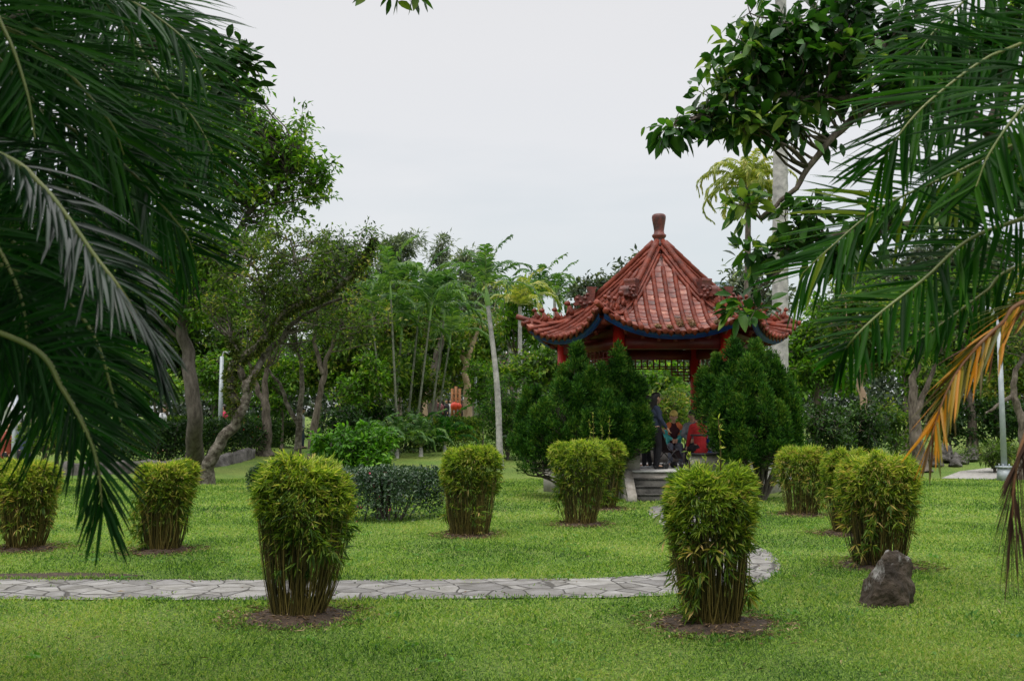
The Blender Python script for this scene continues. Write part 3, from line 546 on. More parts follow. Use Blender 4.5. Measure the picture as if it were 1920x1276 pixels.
def cyl_r(th, r, z): return np.array([PC[0]+r*math.cos(th), PC[1]+r*math.sin(th), z])
for k in range(6):
    th = A6[k]; rs = np.linspace(.16, 3.22, 40); zz = np.interp(rs/RC, UM, ZR)
    base = np.stack([PC[0]+rs*math.cos(th), PC[1]+rs*math.sin(th), zz], -1); mb = MB(); sdv = np.array([-math.sin(th), math.cos(th), 0])
    hmain = np.where(rs < 1.78, .17, .12)
    for h, wd in ((.0, .11), (.06, .085)):
        pass
    # ridge wall
    L_, T_ = base+sdv*.085-np.array([0, 0, .08]), base+sdv*.06+np.array([0, 0, 1.])*hmain[:, None]
    L2, T2 = base-sdv*.085-np.array([0, 0, .08]), base-sdv*.06+np.array([0, 0, 1.])*hmain[:, None]; n = len(rs); j = np.arange(n-1)
    mb.add(np.concatenate([L_, T_, T2, L2]), [np.concatenate([np.stack([j, j+1, j+n+1, j+n], -1), np.stack([j+n, j+n+1, j+2*n+1, j+2*n], -1), np.stack([j+2*n, j+2*n+1, j+3*n+1, j+3*n], -1)])])
    # round cap tiles on the ridge, in overlapping lengths, and side beads
    def segs(r0, r1, rad, off, dz, stepl=.2):
        nn = int((r1-r0)/stepl); e = np.linspace(r0, r1, nn+1); pa, ra = [], []
        for q in range(nn): pa += [e[q], e[q+1]-.008]; ra += [rad*.93, rad*1.05]
        pa = np.array(pa); z = np.interp(pa/RC, UM, ZR); h = np.interp(pa, [0, 1.75, 1.8, 4], [.17, .17, .12, .12])+dz
        mb.add(*tubes(np.stack([PC[0]+pa*math.cos(th), PC[1]+pa*math.sin(th), z+h], -1)+sdv*off, np.array(ra), 10, cap=True))
    segs(.14, 1.75, .078, 0, .03); segs(1.75, 3.18, .055, 0, .02)
    for s_ in (-1, 1): segs(.2, 1.78, .035, .095*s_, -.09); segs(1.78, 3.15, .03, .085*s_, -.07); segs(.3, 3.1, .045, .125*s_, -.19)
    # corner rod
    if k: e0 = cyl_r(th, 3.0, 4.13); e1 = cyl_r(th, 3.57, 4.30); mb.add(*tubes(np.stack([e0, e0*.02+e1*.98, e1]), np.array([.062, .068, .05]), 12, cap=True))
    rd = mb.obj('ridge', M['tile'], pav)
    # curled dragon head ornament ending the upper ridge
    mb = MB(); o = cyl_r(th, 1.74, float(np.interp(1.74/RC, UM, ZR))+.10); out_ = np.array([math.cos(th), math.sin(th), 0]); up = np.array([0, 0, 1.])
    prof = [(-.06, -.10), (-.10, .10), (-.12, .30), (-.16, .36), (.06, .37), (.05, .31), (.02, .22), (.08, .16), (.18, .16), (.22, .20), (.30, .18), (.34, .10), (.30, .05), (.36, .02), (.33, -.04), (.22, -.02), (.14, -.06), (.10, -.14)]
    n = len(prof); V = []
    for s_ in (-1, 1):
        for (x, z) in prof: V.append(o+(out_*x+up*z)*1.15+sdv*s_*(.11 if z < .3 else .15))
    mb.add(V, [[list(range(n))], [list(range(2*n-1, n-1, -1))], ]); mb.add(V, [[[j_, (j_+1) % n, n+(j_+1) % n, n+j_] for j_ in range(n)]])
    for s_ in (-1, 1):
        for (x, z, rr) in ((.10, .12, .045), (.27, .12, .035), (.0, .02, .05), (.05, .20, .04), (.2, .04, .04), (.12, -.01, .05)):
            p = o+(out_*x+up*z)*1.15+sdv*s_*.11; rr *= 1.25; mb.add(*tubes(np.stack([p-up*rr*.8, p-up*rr*.3, p+up*rr*.3, p+up*rr*.8]), np.array([.4, 1, 1, .4])*rr, 8, cap=True))
    for q in range(5):
        p = o+out_*(.0+.05*q)+up*.12; tipv = p-out_*(.02)+up*(.10+.03*(q % 2))+sdv*(.14 if q % 2 else -.14); mb.add(*tubes(np.stack([p, (p+tipv)/2+up*.03, tipv]), np.array([.03, .022, .006]), 6, cap=True))
    mb.obj('dragon_head', M['tile_dark'], rd)
    for q, rb in enumerate((2.22, 2.55, 2.86, 3.06)):   # row of small beasts
        b = cyl_r(th, rb, float(np.interp(rb/RC, UM, ZR))+.15); mb = MB(); s = (1.15, 1.0, 1.05, .85)[q]*.95
        body = [b-up*.02*s-out_*.04*s, b+up*.07*s-out_*.02*s, b+up*.15*s+out_*.02*s, b+up*.20*s+out_*.03*s]; mb.add(*tubes(np.stack(body), np.array([.075, .08, .055, .04])*s, 8, cap=True))
        hd = b+up*.25*s+out_*.05*s; mb.add(*tubes(np.stack([hd-out_*.05*s, hd, hd+out_*.05*s, hd+out_*.09*s]), np.array([.035, .062, .05, .02])*s, 8, cap=True))
        for s_ in (-1, 1):
            mb.add(*tubes(np.stack([hd+sdv*.03*s_*s, hd+up*.08*s+sdv*.05*s_*s]), np.array([.022, .006])*s, 5, cap=True))
            mb.add(*tubes(np.stack([b+up*.12*s+out_*.04*s+sdv*.04*s_*s, b+out_*.09*s+sdv*.04*s_*s-up*.02*s]), np.array([.026, .03])*s, 6, cap=True))
        mb.add(*tubes(np.stack([b-out_*.06*s, b-out_*.13*s+up*.08*s, b-out_*.09*s+up*.17*s]), np.array([.03, .028, .012])*s, 6, cap=True))
        mb.obj('ridge_beast', M['tile'], rd)
mb = MB(); lathe(mb, PC, [(0.158, 5.95), (0.185, 6.04), (0.198, 6.08), (0.189, 6.12), (0.141, 6.16), (0.132, 6.24), (0.172, 6.29), (0.180, 6.33), (0.132, 6.37), (0.123, 6.44), (0.145, 6.58), (0.167, 6.70), (0.176, 6.78), (0.167, 6.83), (0.132, 6.86), (0.018, 6.87)], 28); mb.obj('finial', M['tile_dark'], pav, smooth=True)
CR = 2.4
for k in range(6):
    c = cyl_r(A6[k], CR, 0); mb = MB(); lathe(mb, (c[0], c[1], 0), [(.21, .55), (.21, .68), (.165, .72), (.15, .80), (.145, 2.2), (.14, 4.05)], 20); mb.obj('column', M['redpaint'], pav, smooth=True)
bm_ = MB(); up = (0, 0, 1)
for k in range(6):
    a, b = cyl_r(A6[k], CR, 3.47), cyl_r(A6[(k+1) % 6], CR, 3.47); bar(bm_, a, b, .14, .26)
    a, b = cyl_r(A6[k], CR, 3.78), cyl_r(A6[(k+1) % 6], CR, 3.78); bar(bm_, a, b, .09, .34)
    for q in range(1, 8):   # purlin ends hanging under the eave
        t = (q-4)/4; cpt = face_pt(k, np.array([2.62]), np.array([t*1.45]), np.array([-.26]))[0]; bm_.add(*tubes(np.stack([cpt+[0, 0, .12], cpt]), np.array([.04, .045]), 8, cap=True))
        ci = face_pt(k, np.array([2.05]), np.array([t*1.1]), np.array([-.2]))[0]; bar(bm_, ci, face_pt(k, np.array([2.7]), np.array([t*1.5]), np.array([-.19]))[0], .06, .07)
for k in range(6): bar(bm_, cyl_r(A6[k], 1.6, 4.02), cyl_r(A6[k], 3.2, 3.92), .12, .16)
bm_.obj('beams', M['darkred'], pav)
# lattice friezes
for k in range(6):
    if k == 4: continue
    a, b = cyl_r(A6[k], CR, 0), cyl_r(A6[(k+1) % 6], CR, 0); d = b-a; Lw = np.linalg.norm(d); d /= Lw; mb = MB()
    def hb(s0, s1, z): bar(mb, a+d*s0+np.array([0, 0, z]), a+d*s1+np.array([0, 0, z]), .036, .03)
    def vb(s, z0, z1): bar(mb, a+d*s+np.array([0, 0, z0]), a+d*s+np.array([0, 0, z1]), .034, .03, up=(0.01, 1, 0))
    s0, s1 = .15, Lw-.15; zt, zb = 3.33, 3.10
    for z in (3.52, 3.44, 3.16, zb): hb(s0, s1, z)
    nv = 14; Ss = np.linspace(s0, s1, nv)
    for q, s in enumerate(Ss):
        zlo = zb if 1 < q < nv-2 else 2.78; zlo = 2.92 if q in (2, 3, nv-3, nv-4) else zlo
        vb(s, zlo, 3.58)
        if q < nv-1 and q % 3 == 1: hb(s, Ss[q+1], 3.30)
        if q < nv-1 and q % 3 == 2: hb(s, Ss[q+1], 3.36); 
    for z, n_ in ((3.02, 3), (2.93, 3), (2.85, 1), (2.78, 1)):
        hb(s0, Ss[n_], z); hb(Ss[nv-1-n_], s1, z)
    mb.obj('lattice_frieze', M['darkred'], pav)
# base, bench walls, railing, steps
def hexring(mb, r0, r1, z0, z1, ks=range(6)):
    for k in ks:
        o0, o1 = cyl_r(A6[k], r1, z0), cyl_r(A6[(k+1) % 6], r1, z0); i0, i1 = cyl_r(A6[k], r0, z0), cyl_r(A6[(k+1) % 6], r0, z0); h = np.array([0, 0, z1-z0])
        mb.add([o0, o1, i1, i0, o0+h, o1+h, i1+h, i0+h], [[[4, 5, 6, 7], [3, 2, 1, 0], [0, 1, 5, 4], [2, 3, 7, 6], [1, 2, 6, 5], [3, 0, 4, 7]]])
mb = MB(); mb.add([cyl_r(a, 2.9, -.05) for a in A6]+[cyl_r(a, 2.9, .58) for a in A6], [[[k, (k+1) % 6, 6+(k+1) % 6, 6+k] for k in range(6)], [[0, 1, 2, 3, 4, 5][::-1], [6, 7, 8, 9, 10, 11]]]); mb.obj('base', M['concrete'], pav)
mb = MB(); mb.add([cyl_r(a, 2.94, .582) for a in A6]+[cyl_r(a, 2.94, .625) for a in A6], [[[k, (k+1) % 6, 6+(k+1) % 6, 6+k] for k in range(6)], [[0, 1, 2, 3, 4, 5][::-1], [6, 7, 8, 9, 10, 11]]]); mb.obj('floor', M['floor'], pav)
# steps are on the front face k=4 (between corners 240 and 300 deg)
fm = A6[4]+math.pi/6; nf_ = np.array([math.cos(fm), math.sin(fm), 0]); sf_ = np.array([-math.sin(fm), math.cos(fm), 0]); APB = 2.9*math.cos(R(30))
SX = -.42   # lateral centre of the steps
mb = MB()
for q in range(3):
    z1 = .15*(q+1); d0 = .90-.28*q; bar(mb, PC+nf_*(APB+.002)+sf_*SX+np.array([0, 0, z1/2-.02]), PC+nf_*(APB+d0)+sf_*SX+np.array([0, 0, z1/2-.02]), 1.1, z1+.04); bar(mb, PC+nf_*(APB+d0-.20)+sf_*SX+np.array([0, 0, z1+.012]), PC+nf_*(APB+d0+.02)+sf_*SX+np.array([0, 0, z1+.012]), 1.08, .022)
mb.obj('steps', M['stepstone'], pav)
for s_ in (-1, 1):
    mb = MB(); c = sf_*(SX+s_*.66); w_ = sf_*.10; p = [(APB+.004, -.05), (APB+1.0, -.05), (APB+1.0, .16), (APB+.80, .22), (APB+.10, .60), (APB+.004, .63)]
    V = [PC+nf_*x+c+w_*q+np.array([0, 0, z]) for q in (-1, 1) for x, z in p]; mb.add(V, [[list(range(6)), list(range(11, 5, -1))], [[j, (j+1) % 6, 6+(j+1) % 6, 6+j] for j in range(6)]]); mb.obj('cheek_wall', M['concrete'], pav)
def wallseg(name, k, f0, f1, r0, z0, z1, th, m, over=0):
    a, b = cyl_r(A6[k], r0, 0), cyl_r(A6[(k+1) % 6], r0, 0); mb = MB(); bar(mb, a+(b-a)*f0+np.array([0, 0, (z0+z1)/2]), a+(b-a)*f1+np.array([0, 0, (z0+z1)/2]), th, z1-z0); return mb
for k in range(6):
    for (f0, f1) in ([(.02, .98)] if k != 4 else [(.02, .20), (.62, .98)]):
        wallseg('w', k, f0, f1, 2.62, .628, .95, .26, None).obj('bench_wall', M['concrete'], pav)
        wallseg('w', k, f0, f1, 2.62, .952, 1.0, .34, None).obj('bench_seat', M['blackpaint'], pav)
        mb = wallseg('w', k, f0, f1, 2.78, 1.38, 1.42, .05, None); a, b = cyl_r(A6[k], 2.78, 0), cyl_r(A6[(k+1) % 6], 2.78, 0)
        if not (k == 4 and f0 < .1):
            for f in np.arange(f0+.01 if k != 4 else .88, f1, .045): bar(mb, a+(b-a)*f+np.array([0, 0, 1.0]), a+(b-a)*f+np.array([0, 0, 1.39]), .018, .018, up=(0.01, 1, 0))
            mb.obj('railing', M['blackpaint'], pav)
# ------------------------------------------------------------------ people
def remesh(o, vox):
    m = o.modifiers.new('r', 'REMESH'); m.mode = 'VOXEL'; m.voxel_size = vox; m.use_smooth_shade = True
    s = o.modifiers.new('s', 'SMOOTH'); s.iterations = 4; s.factor = .5
def caps_(mb, segs, n=10):
    for (a, b, r0, r1) in segs:
        a = np.array(a, float); b = np.array(b, float); L = np.linalg.norm(b-a); d = (b-a)/max(L, 1e-6)
        if L < 1e-5: d = np.array([0, 0, 1.]); 
        ks = [(-.98, .15), (-.75, .66), (-.4, .92), (0, 1)]; pts = [a+d*r0*k for k, _ in ks]+[b+d*r1*-k for k, _ in ks[::-1]]; rr = [r0*s for _, s in ks]+[r1*s for _, s in ks[::-1]]
        mb.add(*tubes(np.stack(pts), np.array(rr), n, cap=True))
SK = pm('skin', (.58, .35, .24), .55, 20, (.52, .30, .20), .05, 60)
def cloth(name, c, c2=None): return pm(name, c, .85, 6, c2 or tuple(x*.75 for x in c), .35, 40)
M['hair'] = pm('hair', (.010, .008, .008), .4, 60, (.022, .018, .016), .3, 90)
def person(loc, yaw, label, pose='stand', top=None, legs=None, hair='short', shoes=None, cap=None, s=1.0, arms='down', group=None, vest=None, lean=0, vox=.011):
    t = thing('person', label, 'person', loc, group); O = np.array(loc, float); cy, sy = math.cos(yaw), math.sin(yaw)
    def X(p): p = np.array(p, float)*s; return O+np.array([p[0]*cy-p[1]*sy, p[0]*sy+p[1]*cy, p[2]])   # local: +y forward
    if pose == 'stand': hip = np.array([0, 0, .90]); kn = lambda q: (.09*q, .05, .49); an = lambda q: (.10*q, -.02 if q > 0 else .05, .085)
    else: hip = np.array([0, 0, .10]); kn = lambda q: (.12*q, .42, .10); an = lambda q: (.13*q, .40, -.34)
    ln = np.array([0, lean, 0]); ch = hip+[0, .0, .36]+ln*.7; sh = hip+[0, -.01, .50]+ln; nk = hip+[0, .0, .56]+ln; hd = hip+[0, .03, .71]+ln*1.25
    elb = lambda q: sh+[.21*q, .0, -.27]
    if arms == 'down': wr = lambda q: sh+[.22*q, .06, -.50]
    elif arms == 'lap': elb = lambda q: sh+[.23*q, .08, -.25]; wr = lambda q: np.array([.05*q, .34, .24])+[0, 0, hip[2]-.10]
    else: elb = lambda q: sh+[.20*q, .05, -.27]; wr = lambda q: sh+[.17*q, .22, -.48]
    S = lambda L: [(X(a), X(b), r0*s, r1*s) for a, b, r0, r1 in L]
    bd = [(nk, hd-[0, .01, .06], .05, .052), (hd+[0, -.005, .03], hd+[0, .0, -.01], .092, .086), (hd+[0, .035, -.05], hd+[0, .05, -.085], .055, .036), (hd+[0, .095, .0], hd+[0, .112, -.03], .012, .017), (hd+[.088, .0, -.01], hd+[.09, 0, -.04], .02, .014), (hd+[-.088, .0, -.01], hd+[-.09, 0, -.04], .02, .014), (hd+[-.018, .092, -.068], hd+[.018, .092, -.068], .012, .012)]
    bd += [(sh+[-.14, 0, -.03], sh+[.14, 0, -.03], .055, .055), (ch+[-.05, 0, 0], ch+[.05, 0, 0], .12, .12), (hip, ch, .12, .11), (hip+[-.07, 0, 0], hip+[.07, 0, 0], .11, .11)]
    for q in (-1, 1):
        w_ = np.array(wr(q)); e_ = np.array(elb(q)); fd = nrm(w_-e_); bd += [(sh+[.17*q, 0, -.03], e_, .05, .038), (e_, w_, .038, .026), (w_, w_+fd*.07, .026, .032)]
        side_ = nrm(np.cross(fd, [q*.3, 1, .2])); cu = np.cross(side_, fd)*q
        for f_ in range(4):
            b_ = w_+fd*.085+side_*(-.027+.018*f_); l_ = (.062, .075, .072, .055)[f_]; m_ = b_+fd*l_*.5+cu*.004; bd += [(b_, m_, .0095, .009), (m_, m_+nrm(fd*.8+cu*.5)*l_*.5, .009, .0075)]
        b_ = w_+fd*.03-side_*.03; bd += [(b_, b_-side_*.025+fd*.035, .011, .009)]
        bd += [((.08*q, 0, hip[2]-.02), kn(q), .08, .055), (kn(q), an(q), .055, .035), (an(q), np.array(an(q))+[.01*q, .14, -.045], .036, .03)]
    mb = MB(); caps_(mb, S(bd)); o = mb.obj('body', SK, t); remesh(o, vox*.8)
    tp = [(sh+[-.13, 0, -.03], sh+[.13, 0, -.03], .075, .075), (sh+[-.05, 0, .01], sh+[.05, 0, .01], .06, .06), (ch+[-.06, 0, 0], ch+[.06, 0, 0], .14, .14), (hip+[0, 0, .02], ch, .145, .14), (hip+[-.05, 0, -.03], hip+[.05, 0, -.03], .135, .135)]
    slv = []
    for q in (-1, 1): slv += [(sh+[.155*q, 0, -.035], elb(q), .068, .056), (elb(q), np.array(elb(q))*.15+np.array(wr(q))*.85, .056, .04)]
    if vest is None: mb = MB(); caps_(mb, S(tp+slv)); o = mb.obj('top', top, t); remesh(o, vox)
    else:
        mb = MB(); caps_(mb, S(tp)); o = mb.obj('top', top, t); remesh(o, vox)
        mb = MB(); up_ = [(a, a*.4+np.array(b)*.6, r0*1.05, r1*1.02) for a, b, r0, r1 in slv[::2]]; caps_(mb, S(up_+[(sh+[q*.11, .03, .02], ch+[q*.12, .05, -.08], .062, .06) for q in (-1, 1)])); o = mb.obj('jacket_shoulders', vest[0], t); remesh(o, vox)
        mb = MB(); caps_(mb, S([(a*.45+np.array(b)*.55, b, r0, r1) for a, b, r0, r1 in slv[::2]]+slv[1::2]+[(ch+[q*.13, .04, -.1], hip+[q*.12, .04, .0], .066, .07) for q in (-1, 1)])); o = mb.obj('jacket_sleeves', vest[1], t); remesh(o, vox)
    tr = [(hip+[-.06, 0, -.02], hip+[.06, 0, -.02], .13, .13)]
    for q in (-1, 1): tr += [((.08*q, 0, hip[2]-.03), kn(q), .098, .072), (kn(q), an(q), .072, .054)]
    mb = MB(); caps_(mb, S(tr)); o = mb.obj('trousers', legs, t); remesh(o, vox)
    for q in (-1, 1): mb = MB(); a_ = np.array(an(q)); caps_(mb, S([(a_+[0, -.03, -.045], a_+[.01*q, .15, -.05], .042, .038)])); o = mb.obj('shoe', shoes or M['blackpaint'], t); remesh(o, vox)
    hr = [(hd+[0, -.025, .045], hd+[0, .01, .05], .10, .092), (hd+[0, -.04, .0], hd+[0, -.045, -.03], .095, .075)]
    if hair == 'long': hr += [(hd+[0, -.06, .0], hd+[0, -.10, -.28], .09, .075), (hd+[.07, -.03, 0], hd+[.07, -.05, -.2], .03, .03), (hd+[-.07, -.03, 0], hd+[-.07, -.05, -.2], .03, .03)]
    mb = MB(); caps_(mb, S(hr)); o = mb.obj('hair', M['hair'], t); remesh(o, vox)
    if cap: mb = MB(); caps_(mb, S([(hd+[0, -.01, .06], hd+[0, 0, .07], .105, .10), (hd+[-.03, .10, .055], hd+[.03, .10, .055], .05, .05)])); c_ = mb.obj('cap', cap, t); remesh(c_, vox)
    return t
FZ = .625
BK = cloth('cloth_black', (.012, .012, .018)); NV = cloth('cloth_navy', (.05, .07, .13)); RD = cloth('cloth_red', (.55, .025, .03)); OR = cloth('cloth_orange', (.95, .26, .09)); TL = cloth('cloth_teal', (.08, .52, .50)); YL = cloth('cloth_yellow', (.92, .70, .20)); MR = cloth('cloth_maroon', (.07, .015, .02)); WH = cloth('cloth_white', (.6, .62, .66)); PK = cloth('cloth_pink', (.55, .03, .10)); PL = cloth('cloth_plaid', (.10, .12, .15), (.30, .32, .34)); BL = cloth('cloth_blue', (.04, .12, .60)); GY = cloth('cloth_grey', (.18, .20, .26)); OL = cloth('cloth_olive', (.06, .07, .045))
def pv(px, Y, z): q = P(px, 800, Y); return (q[0], Y, z)
person(pv(1229, 23.3, FZ), R(-75), 'long-haired person in dark blue top and black trousers standing in profile at a stroller', 'stand', NV, BK, 'long', s=1.0, arms='push', vox=.010)
person(pv(1214, 23.6, FZ), R(60), 'person in maroon top and white sneakers half hidden behind the long-haired standing one', 'stand', MR, BK, 'short', shoes=WH, s=.97)
person(pv(1262, 25.8, 1.0), R(178), 'seated person in yellow cap and orange and teal jacket over a dark shirt', 'sit', MR, GY, 'short', cap=YL, s=1.02, arms='lap', vest=(OR, TL), lean=.10, vox=.010)
person(pv(1298, 25.6, 1.0), R(170), 'seated person in dark plaid shirt right of the yellow cap', 'sit', PL, BK, 'short', s=1.05, arms='lap', lean=.04)
person(pv(1313, 23.75, 1.0), R(15), 'person in red jacket sitting with their back to the lawn', 'sit', RD, BK, 'short', s=1.02, arms='push', lean=.12)
person(pv(1332, 24.6, 1.02), R(120), 'seated person in bright blue top between red jacket and red column', 'sit', BL, BK, 'short', s=1.05, arms='lap', lean=.05)
person(pv(1405, 25.4, 1.0), R(150), 'seated person in white top behind the right juniper', 'sit', WH, BK, 'short', s=1.0, arms='lap')
person(pv(1162, 24.2, 1.0), R(200), 'seated person in red top glimpsed through the left juniper', 'sit', RD, BK, 'short', s=1.0, arms='lap')
# ground figures far off
def far_person(px, Y, rot, label, top, legs, hair='short', py=None, s=1.0):
    b = on(px, Y); person(b, rot, label, 'stand', top, legs, hair, s=s, vox=.02)
far_person(421, 40, R(90), 'person in bright pink red shirt walking beside the left blue grey pole', PK, BK, s=1.02)
far_person(566, 43, R(-90), 'person in pale blue shirt behind the slim leaning trunks left of the lime shrub', WH, NV)
far_person(306, 38, R(-90), 'person in white shirt beyond the left hedge near the dark trunk', WH, NV, 'long')
far_person(236, 37, R(90), 'person in white and navy seen between hanging left palm leaflets', WH, NV)
far_person(48, 26, R(60), 'person in dark navy clothes right of the left grey post', NV, BK, 'long', s=1.02)
far_person(16, 25, R(-60), 'person in rust red top at the left photo edge', cloth('rust', (.25, .04, .02)), BK)
for k, (px, lb, tp, lg) in enumerate(((822, 'far visitor in dark red coat leftmost of the crowd beyond the clipped hedge', MR, BK), (829, 'far visitor in dusty pink top beyond the clipped hedge', cloth('dusty', (.30, .12, .14)), BK), (838, 'far visitor in black beside the red lanterns', BK, BK), (845, 'far visitor in pale blue between the black coat and lanterns', WH, GY), (858, 'far visitor in dark grey right under the red lanterns', GY, BK), (866, 'far visitor in maroon right of the red lanterns', MR, BK))):
    person(on(px, 62), R(60*k), lb, 'stand', tp, lg, 'long' if k % 2 else 'short', s=.96, vox=.028, group='far visitors beyond the clipped hedge')
# stroller
def stroller():
    o = np.array(pv(1252, 23.55, FZ)); t = thing('stroller', 'dark folding stroller pushed by the standing long-haired person', 'stroller', o); d = np.array([.93, .37, 0]); s = np.array([-.37, .93, 0]); u = np.array([0, 0, 1.])
    mb = MB()
    for q in (-1, 1):
        w_ = s*.21*q; mb.add(*tubes(np.stack([o+w_-d*.34+u*.98, o+w_-d*.16+u*.55, o+w_+d*.26+u*.10]), np.array([.012]*3), 6)); mb.add(*tubes(np.stack([o+w_-d*.20+u*.09, o+w_+d*.0+u*.35, o+w_+d*.14+u*.46]), np.array([.011]*3), 6)); mb.add(*tubes(np.stack([o+w_-d*.34+u*.98, o+w_-d*.42+u*1.0]), np.array([.017]*2), 6, cap=True))
    for (x, z) in ((-.16, .55), (.26, .12), (-.2, .1)): mb.add(*tubes(np.stack([o-s*.21+d*x+u*z, o+s*.21+d*x+u*z]), np.array([.01]*2), 6))
    mb.obj('frame', M['blackpaint'], t)
    mb = MB(); pr = [(-.33, .93), (-.24, .70), (-.13, .42), (-.02, .36), (.16, .40), (.22, .26), (.28, .22)]; V = [o+d*x+u*z+s*w_ for x, z in pr for w_ in (-.19, .19)]; V += [v+u*.02+d*.02 for v in V]; n = len(pr); f = [[2*j, 2*j+1, 2*j+3, 2*j+2] for j in range(n-1)]; mb.add(V, [f+[[a+2*n for a in q] for q in f]]); mb.obj('seat', cloth('stroller_cloth', (.05, .025, .03)), t)
    for x in (-.20, .27):
        for q in (-1, 1):
            for w2 in (-.025, .025): c = o+d*x+s*(.21*q+w2)+u*.075; mb = MB(); mb.add(*tubes(np.stack([c-s*.014, c+s*.014]), np.array([.075]*2), 14, cap=True)); mb.obj('wheel', M['blackpaint'], t)
stroller()
def backpack(px, Y, z, label, m):
    o = np.array(pv(px, Y, z)); t = thing('backpack', label, 'backpack', o); mb = MB(); caps_(mb, [(o+[-.05, 0, .10], o+[.05, 0, .10], .11, .11), (o+[0, 0, .12], o+[0, 0, .27], .125, .10)]); ob = mb.obj('bag', m, t); remesh(ob, .012)
    mb = MB(); caps_(mb, [(o+[-.04, -.10, .12], o+[.04, -.10, .12], .06, .06)]); ob = mb.obj('pocket', GY, t); remesh(ob, .012)
backpack(1341, 23.7, 1.0, 'grey backpack lying on the bench beside the red jacket', cloth('bag_grey', (.20, .21, .22)))
# ------------------------------------------------------------------ junipers and round shrubs
def spire_bush(name, label, base, spires, D, lm, seed, L=.10, n=5200, trunk=None, low=None, group=None, cat='conifer'):
    """spires: (px, top py, bottom py, half width px, dD)"""
    r = np.random.default_rng(seed); t = thing(name, label, cat, base, group); mb = MB(); tb = MB()
    sp2 = []
    for (px, ty, by, hw, dD) in spires:      # little pointed side leaders
        for q in range(6): a_ = r.uniform(0, 2*math.pi); v = r.uniform(.05, .7); y_ = ty+(by-ty)*v; hh_ = r.uniform(34, 62); sp2.append((px+math.cos(a_)*hw*.85*(v*.5+.55), y_-hh_*.6, y_+hh_*.5, r.uniform(8, 13), dD+math.sin(a_)*hw*.85/F*D))
    for (px, ty, by, hw, dD) in list(spires)+sp2:
        tp = P(px, ty, D+dD); bt = P(px, by, D+dD); h = tp[2]-bt[2]; rad = hw/F*D; sm = hw < 14; m = int(n*(3.4 if sm else 1.25)*(h*rad)/1.2); lean = r.normal(0, .05, 2)
        # tufts: many little flames growing up and out of the spire
        nt_ = max(20, m//26); u = r.random(nt_)**.85; a = r.uniform(0, 2*math.pi, nt_); prof = rad*np.minimum(1, (1-u)**.85*1.35)*np.minimum(1, .55+u*3)
        lump = 1+.55*np.array([noise.noise((math.cos(x)*2, math.sin(x)*2, y*5+seed)) for x, y in zip(a, u)]); q = r.uniform(.45, 1.12, nt_)*lump
        c = np.stack([bt[0]+np.cos(a)*prof*q+lean[0]*u*h, bt[1]+np.sin(a)*prof*q, bt[2]+u*h*.97], -1); ow = np.stack([np.cos(a), np.sin(a), np.full(nt_, .9)+u*1.6], -1); ow = nrm(ow+rdir(nt_, r)*.3)
        if not sm:
            kp_ = np.array([noise.noise(Vector(v)*2.6+Vector((seed, 0, 0))) > -.16 for v in c]); c = c[kp_]; ow = ow[kp_]; u = u[kp_]; nt_ = len(c)
        k = 34; kk = r.random((nt_, k)); ln = (.13 if sm else .20)*r.uniform(.6, 1.2, (nt_, 1)); ax = c[:, None]+ow[:, None]*(kk*ln)[..., None]; rd = r.normal(size=(nt_, k, 3))*.045*(1.1-kk)[..., None]
        pp = (ax+rd).reshape(-1, 3); dd = nrm(np.repeat(ow, k, 0)*1.0+nrm(rd.reshape(-1, 3))*.75+rdir(nt_*k, r)*.3); Ls = L*r.uniform(.5, 1.1, nt_*k); mb.add(*leaves(pp, dd, rdir(nt_*k, r), Ls, Ls*.24))
        if sm: continue
        mid = (bt+tp)/2; b0 = np.array([base[0]+(px-spires[0][0])/F*D*.05, base[1], base[2]]); tb.add(*tubes(spline([b0, bt*.6+b0*.4+[0, 0, .1], bt, mid, tp-[0, 0, .25]], 14), np.linspace(.03, .008, 14), 6))
        # inner twigs
        sg = np.stack([np.repeat(np.array([[bt[0], bt[1], 0]]), nt_, 0)+np.array([0, 0, 1])*(bt[2]+u*h*.8)[:, None], c], 1); tb.add(*tubes(np.stack([sg[:, 0], (sg[:, 0]+sg[:, 1])/2+[0, 0, -.03], sg[:, 1]], 1), np.repeat([[.014, .009, .005]], nt_, 0), 3))
    if trunk:
        for tr in trunk: tb.add(*tubes(spline([P(q[0], q[1], D+(q[2] if len(q) > 2 else 0)) for q in tr], 12), np.linspace(.10, .05, 12), 8))
    tb.obj('trunk', M['bark_dark'], t); mb.obj('foliage', lm, t); return t
D1 = 22.6
spire_bush('juniper', 'big multi-spired juniper hiding the left side of the red pavilion', on(1090, 22.9), [(1078, 650, 850, 27, .2), (1040, 692, 870, 28, .3), (1118, 690, 860, 24, -.2), (1161, 664, 850, 26, -.1), (1005, 735, 885, 36, .4), (1190, 712, 850, 30, .1), (1060, 720, 870, 48, -.4), (1100, 730, 880, 48, -.4), (1150, 738, 868, 42, -.5), (1020, 780, 890, 44, -.2), (985, 800, 886, 24, .3), (1195, 765, 850, 24, -.2), (1180, 790, 862, 26, -.5), (1125, 770, 880, 40, -.6), (1075, 790, 885, 40, -.6), (1142, 712, 800, 20, 0)], D1, G_JUN, 3)
